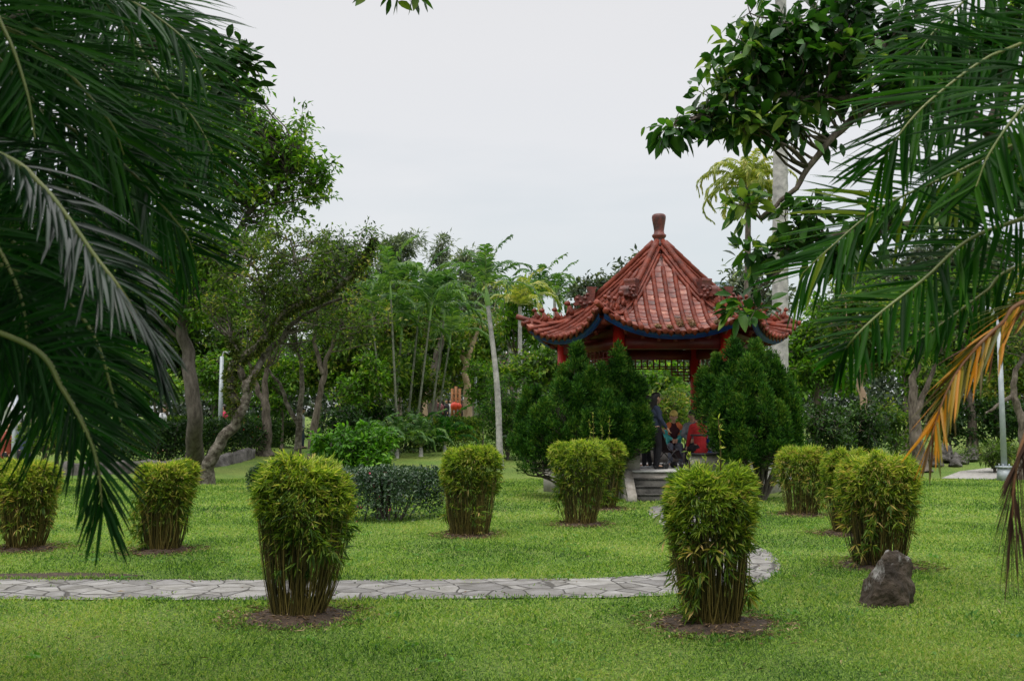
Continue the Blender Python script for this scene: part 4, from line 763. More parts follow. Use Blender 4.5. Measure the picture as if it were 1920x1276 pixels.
spire_bush('juniper', 'juniper with bare dark trunk foot at the right corner of the pavilion', on(1424, 21.6), [(1396, 640, 800, 26, .1), (1424, 646, 810, 27, 0), (1450, 668, 815, 25, .1), (1352, 690, 790, 20, .1), (1374, 662, 800, 30, .2), (1330, 722, 800, 20, .1), (1468, 705, 830, 26, .2), (1345, 748, 822, 30, -.3), (1380, 730, 830, 44, -.4), (1430, 730, 850, 46, -.5), (1470, 750, 860, 32, -.1), (1484, 785, 862, 22, .1), (1400, 790, 870, 40, -.5), (1450, 800, 880, 42, -.5), (1365, 800, 850, 30, -.2), (1478, 745, 850, 22, .3), (1412, 690, 800, 30, -.3)], 21.8, G_JUN, 4, trunk=[[(1424, 936), (1420, 880), (1410, 820)], [(1424, 900), (1440, 850), (1455, 800)]])
def bush(name, label, px, Y, w, top, bot, lm, seed, L=.07, nl=46, cr=.22, cat='shrub', group=None, dens=1.4, near=False, flowers=None, Wf=.45, dy=0, bark='bark_dark', nfl=0):
    b = on(px, Y); c = (top+bot)/2; t = clump_tree(name, label, b, [[(px, bot), (px, (bot+c)/2), (px, c)], [(px, bot, 0, .5), (px-w*.3, c)], [(px, bot, 0, .5), (px+w*.3, c)]], [(px, c, w*.93, (bot-top)/2*.93)], Y, lm, L, Wf, nl, cr, dens, bark, .05, cat, group, seed, 1, near)
    if flowers:
        r = np.random.default_rng(seed); n = nfl; u = rdir(n, r); u[:, 1] = -abs(u[:, 1]); cc = P(px, c, Y); p = cc+u*np.array([w/F*Y, w/F*Y, (bot-top)/2/F*Y])*.98; mb = MB()
        for q in p: mb.add(*leaves(np.repeat(q[None], 6, 0), rdir(6, r), rdir(6, r), np.full(6, .05), np.full(6, .04)))
        mb.obj('flowers', flowers, t)
    return t
# round dark clipped tree behind the slim palm
bush('clipped_round_tree', 'dense dark rounded conifer behind the slim leaning palm trunk', 952, 38, 60, 698, 862, G_JUN, 21, .09, 60, .26, 'conifer', None, 2.2)
bush('lime_shrub', 'bright lime-green leafy shrub behind the largest bamboo shrub', 668, 25.5, 80, 796, 895, leafmat('leaf_lime', [(0, (.03, .10, .010)), (.5, (.08, .22, .015)), (1, (.20, .38, .03))], .45, .4, .3), 22, .15, 60, .20, Wf=.36, near=True, dens=2.6)
def hedge(name, label, pts, wd, h, lm, seed, L=.06, dens=260, group=None, flowers=None, nfl=0, rnd=.25, jag=.06, cat='hedge', base_col='bark_dark', drop=0, gapc=.95):
    r = np.random.default_rng(seed); c = spline(pts, 40); t = thing(name, label, cat, c[20], group); seglen = np.linalg.norm(np.diff(c, axis=0), axis=1); Ln = seglen.sum(); n = int(dens*Ln*(wd+2*h)); s = r.random(n); T = nrm(np.gradient(c, axis=0)); ii = s*39; i0 = np.clip(ii.astype(int), 0, 38); f = (ii-i0)[:, None]; p = c[i0]*(1-f)+c[i0+1]*f; tt = T[i0]; sd = np.stack([-tt[:, 1], tt[:, 0], 0*tt[:, 0]], -1)
    # superellipse cross-section
    a = r.uniform(-.15, math.pi+.15, n); ca, sa = np.cos(a), np.sin(a); q = r.uniform(.72, 1.03, n); e = .55
    x = np.sign(ca)*np.abs(ca)**e*wd/2*q; z = np.sign(sa)*np.abs(sa)**e*(h-drop)*.98*q+drop; lump = np.array([noise.noise((float(v[0])*1.5+seed, float(v[1])*1.5, zz*1.5)) for v, zz in zip(p, z)]); z = z*(1+jag*lump); x = x*(1+jag*2*lump)
    pos = p+sd*x[:, None]+np.array([0, 0, 1.])*z[:, None]; ow = nrm(sd*(x/wd*2)[:, None]+np.array([0, 0, 1.])*(z/h-.3)[:, None]); D_ = nrm(ow*.7+rdir(n, r)); Ls = L*r.uniform(.6, 1.3, n)
    MB().add(*leaves(pos, D_, rdir(n, r)*.7+ow, Ls, Ls*.5)).obj('foliage', lm, t)
    m = int(Ln*9); s = r.random(m); i0 = (s*38).astype(int); b = c[i0]+np.c_[r.normal(0, wd*.2, (m, 2)), np.zeros(m)]; e_ = b+np.c_[r.normal(0, wd*.22, (m, 2)), r.uniform(.5, .95, m)*h]; ks = np.linspace(0, 1, 4)[None, :, None]
    MB().add(*tubes(b[:, None]*(1-ks)+e_[:, None]*ks, np.repeat([[.016, .013, .01, .006]], m, 0), 4)).obj('stems', M[base_col], t)
    if flowers:
        k = r.choice(n, nfl); mb = MB()
        for q in pos[k]: mb.add(*leaves(np.repeat(q[None], 7, 0), rdir(7, r), rdir(7, r), np.full(7, .045), np.full(7, .035)))
        mb.obj('flowers', flowers, t)
    return t
hedge('camellia_hedge', 'dark glossy flowering hedge with small pink blooms left of the lone bamboo shrub', [on(655, 18.0), on(720, 17.6), on(800, 18.4)], .95, .88, G_CAM, 31, .062, 3200, flowers=M['flower_pink'], nfl=26, jag=.16, drop=.1)
hedge('camellia_hedge', 'dark glossy low bushes with white blooms left of the lime shrub', [on(490, 24.2), on(540, 25.2), on(590, 26.5)], .8, .62, G_CAM, 32, .065, 2200, flowers=M['flower_white'], nfl=18, jag=.35)
hedge('clipped_hedge', 'tall clipped hedge with open foot below the far crowd and red lanterns', [on(800, 45.0), on(850, 45.0), on(902, 45.2)], .9, 1.42, G_MID, 33, .12, 900, jag=.05, drop=.25)
hedge('flowering_hedge', 'long low hedge dotted with red flowers above the stone kerb', [on(190, 33.8), on(300, 34.5), on(400, 36), on(505, 39)], 1.3, 1.45, G_HEDGE, 34, .11, 750, flowers=M['flower_red'], nfl=110, jag=.08)
hedge('clipped_hedge', 'dark hedge behind the flowering one, beside the walking pink shirt', [on(300, 41), on(420, 42), on(560, 44)], 1.0, 1.15, G_MID, 35, .13, 450, jag=.1)
# stone kerb of the bank
M['stone'] = pm('stone', (.035, .032, .028), .95, 3, (.16, .15, .14), .9, 14)
M['rock'] = pm('rock', (.035, .028, .022), .95, 2.6, (.17, .155, .135), 1, 16, lo=.38, hi=.72)
kp = spline([on(120, 31.2), on(240, 31.8), on(330, 32.6), on(420, 34.6), on(470, 37)], 30)
kp = spline(kp, 130); T = nrm(np.gradient(kp, axis=0)); sd = np.stack([-T[:, 1], T[:, 0], 0*T[:, 0]], -1); prof = [(.22, -.1), (.22, .12), (.20, .25), (.10, .34), (-.05, .36), (-.2, .3), (-.24, -.1)]; V = []
for k_, p in enumerate(kp):
    for (x, z) in prof: q = p+sd[k_]*x+np.array([0, 0, z]); nn = noise.fractal(Vector(q)*2.2, 1, 2, 4)*.13; V.append(q-sd[k_]*nn+np.array([0, 0, nn*.7]))
m_ = len(prof); i_ = np.arange(len(kp)*m_).reshape(len(kp), m_); mb = MB(); mb.add(V, [np.stack([i_[:-1, :-1], i_[:-1, 1:], i_[1:, 1:], i_[1:, :-1]], -1).reshape(-1, 4)])
tag(mb.obj('stone_kerb', M['stone'], loc=kp[65]), 'low rough stone kerb wall under the red-flowered hedge', 'kerb wall')
# ------------------------------------------------------------------ rocks
import bmesh
def rock(name, label, hull, D, depth, seed, m, amp=.04, group=None, lichen=None):
    bm = bmesh.new(); r = random.Random(seed); c0 = P(np.mean([h[0] for h in hull]), max(h[1] for h in hull), D)
    for (px, py, d) in hull: bm.verts.new(P(px, py, D+d)-c0)
    bmesh.ops.convex_hull(bm, input=bm.verts); geom = [v for v in bm.verts if not v.link_faces]; bmesh.ops.delete(bm, geom=geom, context='VERTS')
    bmesh.ops.triangulate(bm, faces=bm.faces)
    for it in range(4 if amp > .03 else 3): bmesh.ops.subdivide_edges(bm, edges=bm.edges, cuts=1, use_grid_fill=True, smooth=.0); bmesh.ops.triangulate(bm, faces=bm.faces)
    bmesh.ops.smooth_vert(bm, verts=bm.verts, factor=.3, use_axis_x=True, use_axis_y=True, use_axis_z=True)
    bm.normal_update()
    for v in bm.verts:
        p = v.co*4+Vector((seed, 0, 0)); n = noise.fractal(p, 1.0, 2.0, 5)+.6*abs(noise.noise(p*.9)); v.co += v.normal*amp*n*1.3
    me = bpy.data.meshes.new(name); bm.to_mesh(me); bm.free(); o = bpy.data.objects.new(name, me); C.objects.link(o); o.location = tuple(c0); me.materials.append(m); tag(o, label, 'rock', group); return o
def rockmat():
    m = pm('boulder', (.018, .012, .007), .95, 3.2, (.075, .056, .038), 1, 18); t = m.node_tree; b = t.nodes['Principled BSDF']
    tcn = nd(t, 'ShaderNodeTexCoord'); n = nd(t, 'ShaderNodeTexNoise'); n.inputs['Scale'].default_value = 5; n.inputs['Detail'].default_value = 8; g = nd(t, 'ShaderNodeNewGeometry'); s = nd(t, 'ShaderNodeSeparateXYZ'); t.links.new(tcn.outputs['Object'], n.inputs[0])
    s2 = nd(t, 'ShaderNodeSeparateXYZ'); t.links.new(tcn.outputs['Object'], s2.inputs[0]); a = nd(t, 'ShaderNodeMath', operation='MULTIPLY_ADD'); a.inputs[1].default_value = .55; t.links.new(s2.outputs[2], a.inputs[0]); t.links.new(n.outputs[0], a.inputs[2])
    t.links.new(g.outputs['Normal'], s.inputs[0]); a2 = nd(t, 'ShaderNodeMath', operation='MULTIPLY_ADD'); a2.inputs[1].default_value = -.16; t.links.new(s.outputs[0], a2.inputs[0]); t.links.new(a.outputs[0], a2.inputs[2])
    r = nd(t, 'ShaderNodeValToRGB'); r.color_ramp.elements[0].position = .84; r.color_ramp.elements[1].position = .96; r.color_ramp.elements[0].color = (0, 0, 0, 1); r.color_ramp.elements[1].color = (1, 1, 1, 1); t.links.new(a2.outputs[0], r.inputs[0])
    mx_ = nd(t, 'ShaderNodeMix', data_type='RGBA'); src = b.inputs['Base Color'].links[0].from_socket; t.links.new(r.outputs[0], mx_.inputs[0]); t.links.new(src, mx_.inputs[6]); mx_.inputs[7].default_value = (.24, .235, .225, 1); t.links.new(mx_.outputs[2], b.inputs['Base Color']); return m
gr = G(1660, 1140)
rock('rock', 'large pointed dark rock with pale lichen top in the right lawn', [(1604, 1142, -.05), (1625, 1152, -.22), (1700, 1148, -.2), (1709, 1135, .0), (1706, 1090, .05), (1703, 1050, .05), (1690, 1040, .1), (1665, 1038, .05), (1655, 1044, -.05), (1612, 1110, .0), (1640, 1140, .25), (1700, 1135, .28), (1680, 1050, .2), (1660, 1075, -.16), (1690, 1100, -.18), (1640, 1120, -.2)], gr[1]+.2, .5, 5, rockmat(), .045)
for k, (px, w_, hh, Y) in enumerate(((1755, 16, 22, 35), (1775, 20, 36, 36.5), (1800, 18, 22, 36), (1822, 20, 30, 37), (1740, 14, 18, 37), (1790, 16, 16, 35))):
    g0 = on(px, Y); p0 = 790+(1.7-g0[2])*F/Y; lab = ['grey rock at the left foot of the right rockery', 'tall dark rock in the middle of the rockery', 'blocky rock right of the tall rockery stone', 'jagged grey rock at the right end of the rockery', 'small rock nearest the big tree root', 'low flat dark rock in front of the rockery', 'upper rock at the back of the rockery'][k]
    r = random.Random(k); hull = [(px+w_*math.cos(a)*r.uniform(.8, 1), p0-hh*.1+r.uniform(-3, 3), math.sin(a)*w_/F*Y) for a in np.arange(6)]+[(px+w_*.6*math.cos(a+k)*r.uniform(.6, 1), p0-hh*r.uniform(.7, 1), math.sin(a)*w_/F*Y*.6) for a in np.arange(0, 6, 1.3)]
    rock('rock', lab, hull, Y, 1, 10+k, M['stone'], .05, 'rocks of the right rockery')
# ------------------------------------------------------------------ poles
M['galv'] = pm('galvanised', (.30, .34, .38), .5, 6, (.40, .44, .47), .1, 40, metal=.2)
def lamp(name, label, b, top_z, r0, arm=None, base=True, cat='street lamp'):
    t = thing(name, label, cat, b); mb = MB(); c = np.array(b, float); mb.add(*tubes(np.stack([c+[0, 0, .0], c+[0, 0, top_z-c[2]]]), np.array([r0, r0*.72]), 12, cap=True)); mb.obj('pole', M['galv'], t, smooth=False)
    if base:
        mb = MB(); box(mb, c+[0, 0, .19], (.30, .30, .38), .2, .88); box(mb, c+[0, 0, .42], (.34, .34, .05), .2); mb.obj('base', M['galv'], t)
        for a in range(4): mb = MB(); q = c+np.array([.13*math.cos(a*math.pi/2+.9), .13*math.sin(a*math.pi/2+.9), .445]); mb.add(*tubes(np.stack([q, q+[0, 0, .06]]), np.array([.02, .02]), 6, cap=True)); mb.obj('bolt', M['galv'], t)
    if arm is not None:
        tp = c*1; tp[2] = top_z; e = np.array(arm, float); mb = MB(); mb.add(*tubes(spline([tp-[0, 0, .12], tp+(e-tp)*.35+[0, 0, .13], e], 12), np.linspace(.035, .028, 12), 8, cap=True)); mb.obj('arm', M['galv'], t)
        d = nrm(e-tp); mb = MB(); mb.add(*tubes(np.stack([e-d*.02, e+d*.06, e+d*.30, e+d*.52, e+d*.56]), np.array([.04, .07, .10, .08, .02]), 12, cap=True)); h = mb.obj('lamp_head', M['galv'], t, smooth=True); mb = MB(); q = e+d*.3-[0, 0, .07]; mb.add(*tubes(np.stack([q-d*.16, q-d*.08, q+d*.1, q+d*.18]), np.array([.02, .065, .06, .02]), 10, cap=True)); mb.obj('lens', pm('lens', (.7, .7, .68), .2), h)
gl = G(1884, 903); D_ = gl[1]; lamp('street_lamp', 'grey street lamp post with square footing at the right edge of the lawn', gl, P(1884, 596, D_)[2], .085, P(1862, 588, D_-.3))
b = on(414, 39); lamp('street_lamp', 'blue grey lamp post beyond the left hedge beside the pink shirt', b, P(416, 668, 39)[2], .10, P(428, 662, 39), False)
b = on(30, 24); lamp('post', 'short grey post among people behind the left palm fronds', b, P(32, 722, 24)[2], .07, None, False, 'post')
b = on(716, 50); lamp('street_lamp', 'thin pale lamp post deep among the areca palms', b, P(716, 690, 50)[2], .07, P(724, 686, 50), False)
b = on(892, 58); lamp('street_lamp', 'thin grey lamp post right of the twisted paperbark trunk', b, P(892, 700, 58)[2], .09, P(884, 694, 58), False)
# wooden frame with two red lanterns
b = on(858, 60); t = thing('wooden_frame', 'tall wooden pole frame beyond the clipped hedge', 'frame', b); mb = MB()
for px, ty in ((848, 728), (855, 724), (862, 728)): q = on(px, 60); mb.add(*tubes(np.stack([q, P(px, ty, 60)]), np.array([.09, .08]), 8, cap=True))
for py in (738, 747, 757): bar(mb, P(846, py, 60), P(864, py, 60), .08, .10)
mb.obj('posts', pm('wood', (.40, .17, .06), .7, 8, (.28, .12, .05), .3, 20), t)
for k, (px, rr) in enumerate(((852, .24), (859.5, .19))):
    c = P(px, 761, 59.6); mb = MB(); lathe(mb, c, [(.05, -rr), (rr*.6, -rr*.8), (rr*.95, -rr*.35), (rr, 0), (rr*.95, rr*.35), (rr*.6, rr*.8), (.05, rr)], 16); o = mb.obj('lantern', pm('lantern', (.80, .07, .03), .5), None, loc=c, smooth=True); tag(o, ['larger round red lantern hanging on the wooden frame', 'smaller round red lantern to the right on the wooden frame'][k], 'lantern', 'red lanterns')
# far buildings
def building(label, px0, px1, ytop, Y, m, wm, rows_, cols_, depth=12, tiers=None, z0=0):
    a, b = P(px0, 800, Y), P(px1, 800, Y); h = P(px0, ytop, Y)[2]; c = np.array([(a[0]+b[0])/2, Y+depth/2, z0]); t = thing('building', label, 'building', c); mb = MB(); box(mb, c+[0, 0, h/2-z0/2], (b[0]-a[0], depth, h-z0)); mb.obj('wall', m, t); w_ = (b[0]-a[0])/cols_; rh = min(3.2, (h-z0)/rows_)
    for r_ in range(rows_):
        mb = MB()
        for q in range(cols_): box(mb, (a[0]+w_*(q+.5), Y-.05, h-rh*(r_+.55)), (w_*.6, .12, rh*.5))
        mb.obj('window', wm, t)
    mb = MB(); box(mb, c+[0, 0, h+.25], (b[0]-a[0]+.8, depth+.8, .5)); rf_ = mb.obj('roof', m, t)
    if tiers:
        mb = MB(); x0, x1, yt = tiers; a2, b2 = P(x0, 800, Y), P(x1, 800, Y); h2 = P(x0, yt, Y)[2]; cc = np.array([(a2[0]+b2[0])/2, Y+depth/2, 0]); box(mb, cc+[0, 0, (h+.52+h2)/2], (b2[0]-a2[0], depth*.5, h2-h-.52), 0, .55); mb.obj('tower', m, t)
W1 = pm('window_dark', (.12, .15, .19), .15); PKW = pm('pink_wall', (.46, .20, .17), .8, 2, (.52, .26, .22)); BLW = pm('blue_wall', (.38, .47, .56), .5, 1, (.44, .52, .60))
building('far pinkish red brick building glimpsed left of the pavilion roof tip', 932, 1002, 668, 150, PKW, pm('win_white', (.6, .6, .62), .4), 2, 8, tiers=(958, 975, 644))
building('far pale blue office tower right of the pavilion roof', 1347, 1382, 530, 320, BLW, W1, 22, 7, 20)
building('far lower grey building beside the pale blue tower', 1362, 1420, 546, 300, pm('grey_wall', (.42, .42, .44), .8), W1, 12, 6, 15)
# white van at left
b = on(-25, 47); t = thing('parked_car', 'white car behind the people at the left edge, half hidden by palm fronds', 'car', b); mb = MB(); prof = [(-1.9, .35), (-1.95, .9), (-1.7, 1.15), (-1.3, 1.75), (1.2, 1.8), (1.75, 1.2), (1.95, .95), (1.95, .35)]; n = len(prof)
mb.add([b+np.array([x, y*(.82 if z > 1.3 else .9), z]) for y in (-1, 1) for x, z in prof], [[list(range(n)), list(range(2*n-1, n-1, -1))], [[j, (j+1) % n, n+(j+1) % n, n+j] for j in range(n)]]); mb.obj('body', pm('white_paint', (.75, .76, .78), .25), t)
mb = MB()
for x0, x1 in ((-1.28, -.3), (-.2, .9)): mb.add([b+np.array([x, -.915+(0.05 if z > 1.3 else 0), z]) for x, z in ((x0, 1.2), (x1, 1.2), (x1-.03, 1.62), (x0+.12, 1.62))], [[[0, 1, 2, 3]]])
mb.obj('window', pm('glass', (.03, .04, .05), .08), t)
for x in (-1.2, 1.2):
    for y in (-.85, .85): mb = MB(); q = b+np.array([x, y, .33]); mb.add(*tubes(np.stack([q-[0, .11, 0], q+[0, .11, 0]]), np.array([.33, .33]), 18, cap=True)); mb.obj('wheel', M['blackpaint'], t)
# ------------------------------------------------------------------ trees
# left group
clump_tree('broadleaf_tree', 'tall upright dark-trunked tree with bright green crown left of the lawn', G(362, 884), [[(362, 884), (366, 790), (352, 680), (342, 600), (335, 500), (330, 380)], [(340, 590, 0, .5), (400, 500), (470, 400), (560, 310)], [(338, 520, 0, .45), (280, 430), (230, 330)], [(352, 660, 0, .3), (320, 620), (290, 590)]],
  [(520, 290, 62, 62), (575, 330, 45, 70), (560, 240, 32, 30), (480, 360, 100, 80), (600, 370, 24, 30), (420, 250, 120, 90), (300, 300, 150, 150), (420, 470, 100, 60), (250, 480, 130, 120), (380, 560, 90, 50), (330, 180, 150, 80)], 31, G_BRIGHT, .23, .42, 44, .46, 1.25, 'bark_dark', .27, seed=3)
clump_tree('gnarled_tree', 'leaning gnarled tree with mossy bent branch at the left edge of the lawn', G(386, 908), [[(386, 908), (393, 866), (412, 832), (440, 792), (458, 757), (463, 722), (452, 700), (444, 660), (432, 636)], [(447, 780, .1, .75), (436, 745), (432, 712), (437, 684), (461, 666), (492, 640), (512, 612), (548, 577), (585, 562), (628, 543), (685, 486), (700, 450)], [(463, 725, 0, .55), (497, 665, .3), (523, 640, .4), (552, 604, .5), (600, 575, .6), (640, 560, .7)], [(500, 625, 0, .35), (494, 560, 0), (478, 500, 0), (430, 470)], [(585, 562, 0, .28), (560, 500), (545, 450)]],
  [(690, 450, 22, 28), (650, 470, 60, 40), (560, 470, 90, 45), (480, 480, 80, 60), (620, 520, 70, 36), (540, 540, 90, 40), (440, 560, 80, 60), (700, 500, 28, 30), (600, 610, 50, 30), (500, 600, 40, 30)], 27.5, G_OLIVE, .13, .45, 44, .40, 1.1, 'bark_moss', .19, seed=4, moss=7000)
def bt(name, label, px, D, trunk, crowns, mat, seed, L=.24, nl=52, cr=.6, dens=1.2, bark='bark', r0=.16, group=None, cat='tree', extra=(), **k):
    b = on(px, D); tr = [[(px, 800)]+list(trunk)]+[list(e) for e in extra]
    return clump_tree(name, label, b, tr, crowns, D, mat, L, .45, nl, cr, dens, bark, r0, cat, group, seed, **k)
# slim leaning trees behind the lime shrub
bt('slim_tree', 'slender tree with pale blotched leaning trunk right behind the lime shrub', 583, 33, [(590, 790), (604, 720), (608, 690)], [(640, 600, 70, 60), (600, 560, 60, 40), (690, 600, 50, 50)], G_OLIVE, 51, .16, 34, .5, 1.1, 'bark', .15, extra=[[(604, 720, 0, .6), (620, 650), (650, 580)], [(606, 700, 0, .6), (590, 640), (600, 570)]])
bt('slim_tree', 'slender mossy tree forking left of the pale blotched leaning trunk', 558, 34, [(562, 780), (566, 700), (560, 660)], [(540, 600, 60, 50), (560, 650, 50, 30)], G_MID, 52, .16, 34, .5, 1.0, 'bark_moss', .13, extra=[[(560, 800, 0, .7), (540, 760), (524, 720), (500, 690)]])
bt('slim_tree', 'pale straight trunk standing behind the leaning mossy tree', 500, 38, [(500, 790), (496, 740), (500, 690)], [(480, 640, 60, 50), (520, 610, 50, 40)], G_OLIVE, 53, .18, 32, .55, 1.1, 'bark', .22, extra=[[(498, 760, 0, .6), (480, 720), (465, 680)]])
# broad background trees, left to right
BG = [
 ('dark dense tree at the left photo edge behind hanging palm fronds', 60, 42, [(60, 740), (70, 650)], [(40, 560, 130, 130), (120, 640, 90, 70), (0, 420, 90, 100), (10, 680, 60, 40)], 'G_DARK'),
 ('shady tree second from the left photo edge behind the palm fronds', 200, 44, [(200, 740), (195, 640)], [(190, 560, 110, 120), (250, 640, 70, 70), (150, 460, 90, 80), (200, 720, 70, 30)], 'G_DARK'),
 ('green tree right behind the tall dark-trunked one', 310, 46, [(312, 740), (305, 640)], [(300, 560, 90, 110), (360, 640, 60, 70), (300, 700, 80, 40)], 'G_MID'),
 ('olive tree filling the gap right of the tall dark trunk', 430, 48, [(430, 740), (440, 640)], [(430, 600, 80, 90), (400, 520, 70, 60), (480, 680, 60, 50), (400, 700, 60, 40)], 'G_OLIVE'),
 ('pale feathery tree top behind the bent mossy branch', 600, 52, [(600, 740), (610, 620)], [(620, 490, 50, 50), (680, 520, 50, 40), (570, 560, 70, 60), (640, 570, 60, 50)], 'G_GREY'),
 ('dark leafy tree directly above the lime shrub', 640, 42, [(640, 760), (645, 700)], [(650, 660, 80, 60), (600, 700, 60, 40), (700, 700, 60, 50)], 'G_MID'),
 ('olive tree left of the areca palm stems', 710, 50, [(712, 760), (705, 660)], [(700, 600, 60, 60), (730, 660, 50, 60), (760, 600, 45, 50), (690, 720, 50, 40)], 'G_OLIVE'),
 ('bushy tree behind the areca palm stems', 790, 56, [(790, 760), (780, 660)], [(790, 580, 60, 60), (770, 660, 60, 60), (830, 640, 50, 50), (740, 560, 40, 40)], 'G_MID'),
 ('dark tree above the far crowd and hanging lanterns', 850, 66, [(853, 740), (850, 690)], [(850, 640, 55, 60), (900, 660, 50, 50), (820, 690, 40, 30), (880, 715, 30, 18)], 'G_MID'),
 ('light green tree just left of the pavilion roof tip', 960, 60, [(958, 740), (965, 660)], [(975, 570, 36, 32), (1000, 620, 40, 36), (945, 610, 26, 26)], 'G_BRIGHT'),
 ('low tree under the left eave of the pavilion', 1010, 52, [(1010, 740), (1012, 700)], [(1010, 700, 60, 40), (960, 700, 30, 30), (1060, 690, 40, 40)], 'G_MID'),
 ('tree peeking over the left ridge of the pavilion roof', 1150, 62, [(1150, 740), (1160, 640)], [(1105, 545, 36, 22), (1150, 560, 60, 36), (1120, 620, 70, 50), (1200, 560, 50, 80), (1206, 480, 14, 18)], 'G_GREY'),
 ('yellow-green tree seen through the pavilion between its columns', 1235, 44, [(1235, 760), (1240, 730)], [(1230, 720, 52, 44), (1200, 760, 40, 40), (1270, 780, 50, 40)], 'G_BRIGHT'),
 ('olive tree seen through the right half of the pavilion', 1340, 46, [(1340, 760), (1340, 720)], [(1340, 730, 60, 40), (1400, 720, 60, 50), (1350, 780, 60, 30)], 'G_OLIVE'),
 ('grey feathery tree behind the right roof ridge', 1410, 68, [(1410, 720), (1408, 620)], [(1408, 530, 40, 34), (1380, 580, 40, 30), (1440, 580, 40, 40)], 'G_GREY'),
 ('glossy green tree right of the tall royal palm trunk', 1530, 40, [(1532, 740), (1530, 680)], [(1530, 650, 60, 60), (1560, 590, 50, 50), (1500, 700, 40, 50), (1570, 700, 40, 40)], 'G_BRIGHT'),
 ('tree with reddish flaking trunk right of the royal palm', 1617, 36, [(1618, 760), (1612, 700), (1612, 650)], [(1610, 620, 60, 50), (1650, 660, 50, 40), (1590, 580, 50, 40), (1660, 590, 40, 40)], 'G_MID'),
 ('bright leafy tree behind the orange dying frond', 1700, 44, [(1700, 740), (1700, 660)], [(1690, 620, 60, 60), (1740, 580, 60, 50), (1650, 560, 50, 40), (1730, 680, 60, 50)], 'G_BRIGHT'),
 ('dark forked tree behind the rockery', 1820, 40, [(1822, 780), (1815, 730), (1800, 670)], [(1790, 620, 70, 60), (1850, 640, 60, 60), (1820, 560, 60, 50), (1760, 720, 60, 30)], 'G_MID'),
 ('olive tree beyond the street lamp at the right photo edge', 1930, 46, [(1930, 760), (1925, 680)], [(1900, 620, 70, 80), (1950, 560, 80, 70), (1890, 720, 60, 40)], 'G_OLIVE'),
 ('tall grey green tree top behind the right palm fronds', 1740, 60, [(1740, 740), (1740, 600)], [(1700, 520, 70, 50), (1780, 500, 80, 60), (1620, 540, 60, 40), (1860, 500, 70, 60)], 'G_GREY'),
]
for q, (lb, px, D, tr, cw, mt) in enumerate(BG):
    bt('broadleaf_tree', lb, px, D, tr, cw, globals()[mt], 100+q, L=.0062*D, nl=60, cr=.012*D+.08, dens=1.9, bark='paperbark' if 'reddish' in lb else 'bark', r0=.17 if 'fork' not in lb else .22)
# casuarinas: tall grey feathery
for q, (lb, px, D, cw) in enumerate((
 ('tall grey feathery casuarina, leftmost of the three on the skyline', 748, 74, [(745, 480, 26, 38), (762, 462, 20, 22), (728, 462, 14, 18), (776, 450, 12, 10), (748, 535, 34, 34)]),
 ('slim grey casuarina with the narrow top, middle of the three on the skyline', 822, 76, [(828, 456, 10, 18), (820, 485, 16, 20), (828, 525, 26, 30)]),
 ('grey casuarina with twin tops left of the slender leaning palm', 890, 72, [(872, 492, 20, 26), (908, 498, 22, 18), (880, 545, 38, 34), (915, 560, 30, 30), (890, 590, 40, 30)]))):
    bt('casuarina_tree', lb, px, D, [(px, 700), (px, 600), (px, 520)], cw, G_GREY, 130+q, L=.34, nl=48, cr=.62, dens=1.2, Wf=.12) if 0 else clump_tree('casuarina_tree', lb, on(px, D), [[(px, 800), (px, 700), (px, 600), (cw[0][0], 480)]], cw, D, G_CAS, .42, .24, 60, .70, 2.2, 'bark', .22, 'tree', 'grey casuarinas on the skyline', 130+q)
# paperbarks with twisted trunks
clump_tree('paperbark_tree', 'twisted tan paperbark trunk with flared foot right of the far lanterns', on(877, 57), [[(877, 790), (877, 770), (876, 725), (872, 700), (878, 665)], [(877, 690, 0, .6), (864, 660), (852, 640)], [(878, 665, 0, .6), (888, 640), (900, 610)]], [(880, 620, 40, 34), (850, 640, 26, 22), (910, 600, 30, 30)], 57, G_OLIVE, .28, .4, 34, .65, .9, 'paperbark', .30, seed=141)
clump_tree('paperbark_tree', 'pale tan paperbark trunk behind the areca palm stems', on(797, 50), [[(797, 790), (795, 740), (790, 690), (792, 650)], [(790, 690, 0, .5), (800, 640)]], [(795, 610, 40, 34), (770, 640, 26, 22)], 50, G_OLIVE, .28, .4, 34, .65, .9, 'paperbark', .18, seed=142)
clump_tree('dark_trunked_tree', 'nearly black leaning trunk between the paperbarks', on(806, 54), [[(806, 790), (812, 720), (822, 660), (830, 630)]], [(830, 600, 36, 30)], 54, G_MID, .28, .4, 34, .65, .9, 'bark_dark', .36, seed=143)
clump_tree('old_tree', 'old grey trunk with spreading roots beside the right rockery', on(1722, 33), [[(1722, 850), (1716, 800), (1712, 740), (1720, 680)], [(1716, 780, 0, .5), (1740, 720), (1760, 660)]], [(1715, 640, 60, 50), (1760, 620, 50, 50)], 33, G_MID, .18, .42, 34, .5, .9, 'bark', .24, seed=144)
clump_tree('curved_tree', 'pale curved trunk at the right photo edge by the lamp post', on(1916, 29.5), [[(1912, 880), (1920, 830), (1914, 780), (1900, 740), (1904, 700), (1925, 660)], [(1900, 740, 0, .5), (1870, 760), (1850, 775)]], [(1930, 620, 50, 50), (1890, 640, 50, 40)], 29.5, G_OLIVE, .14, .42, 34, .45, .9, 'bark', .15, seed=145)
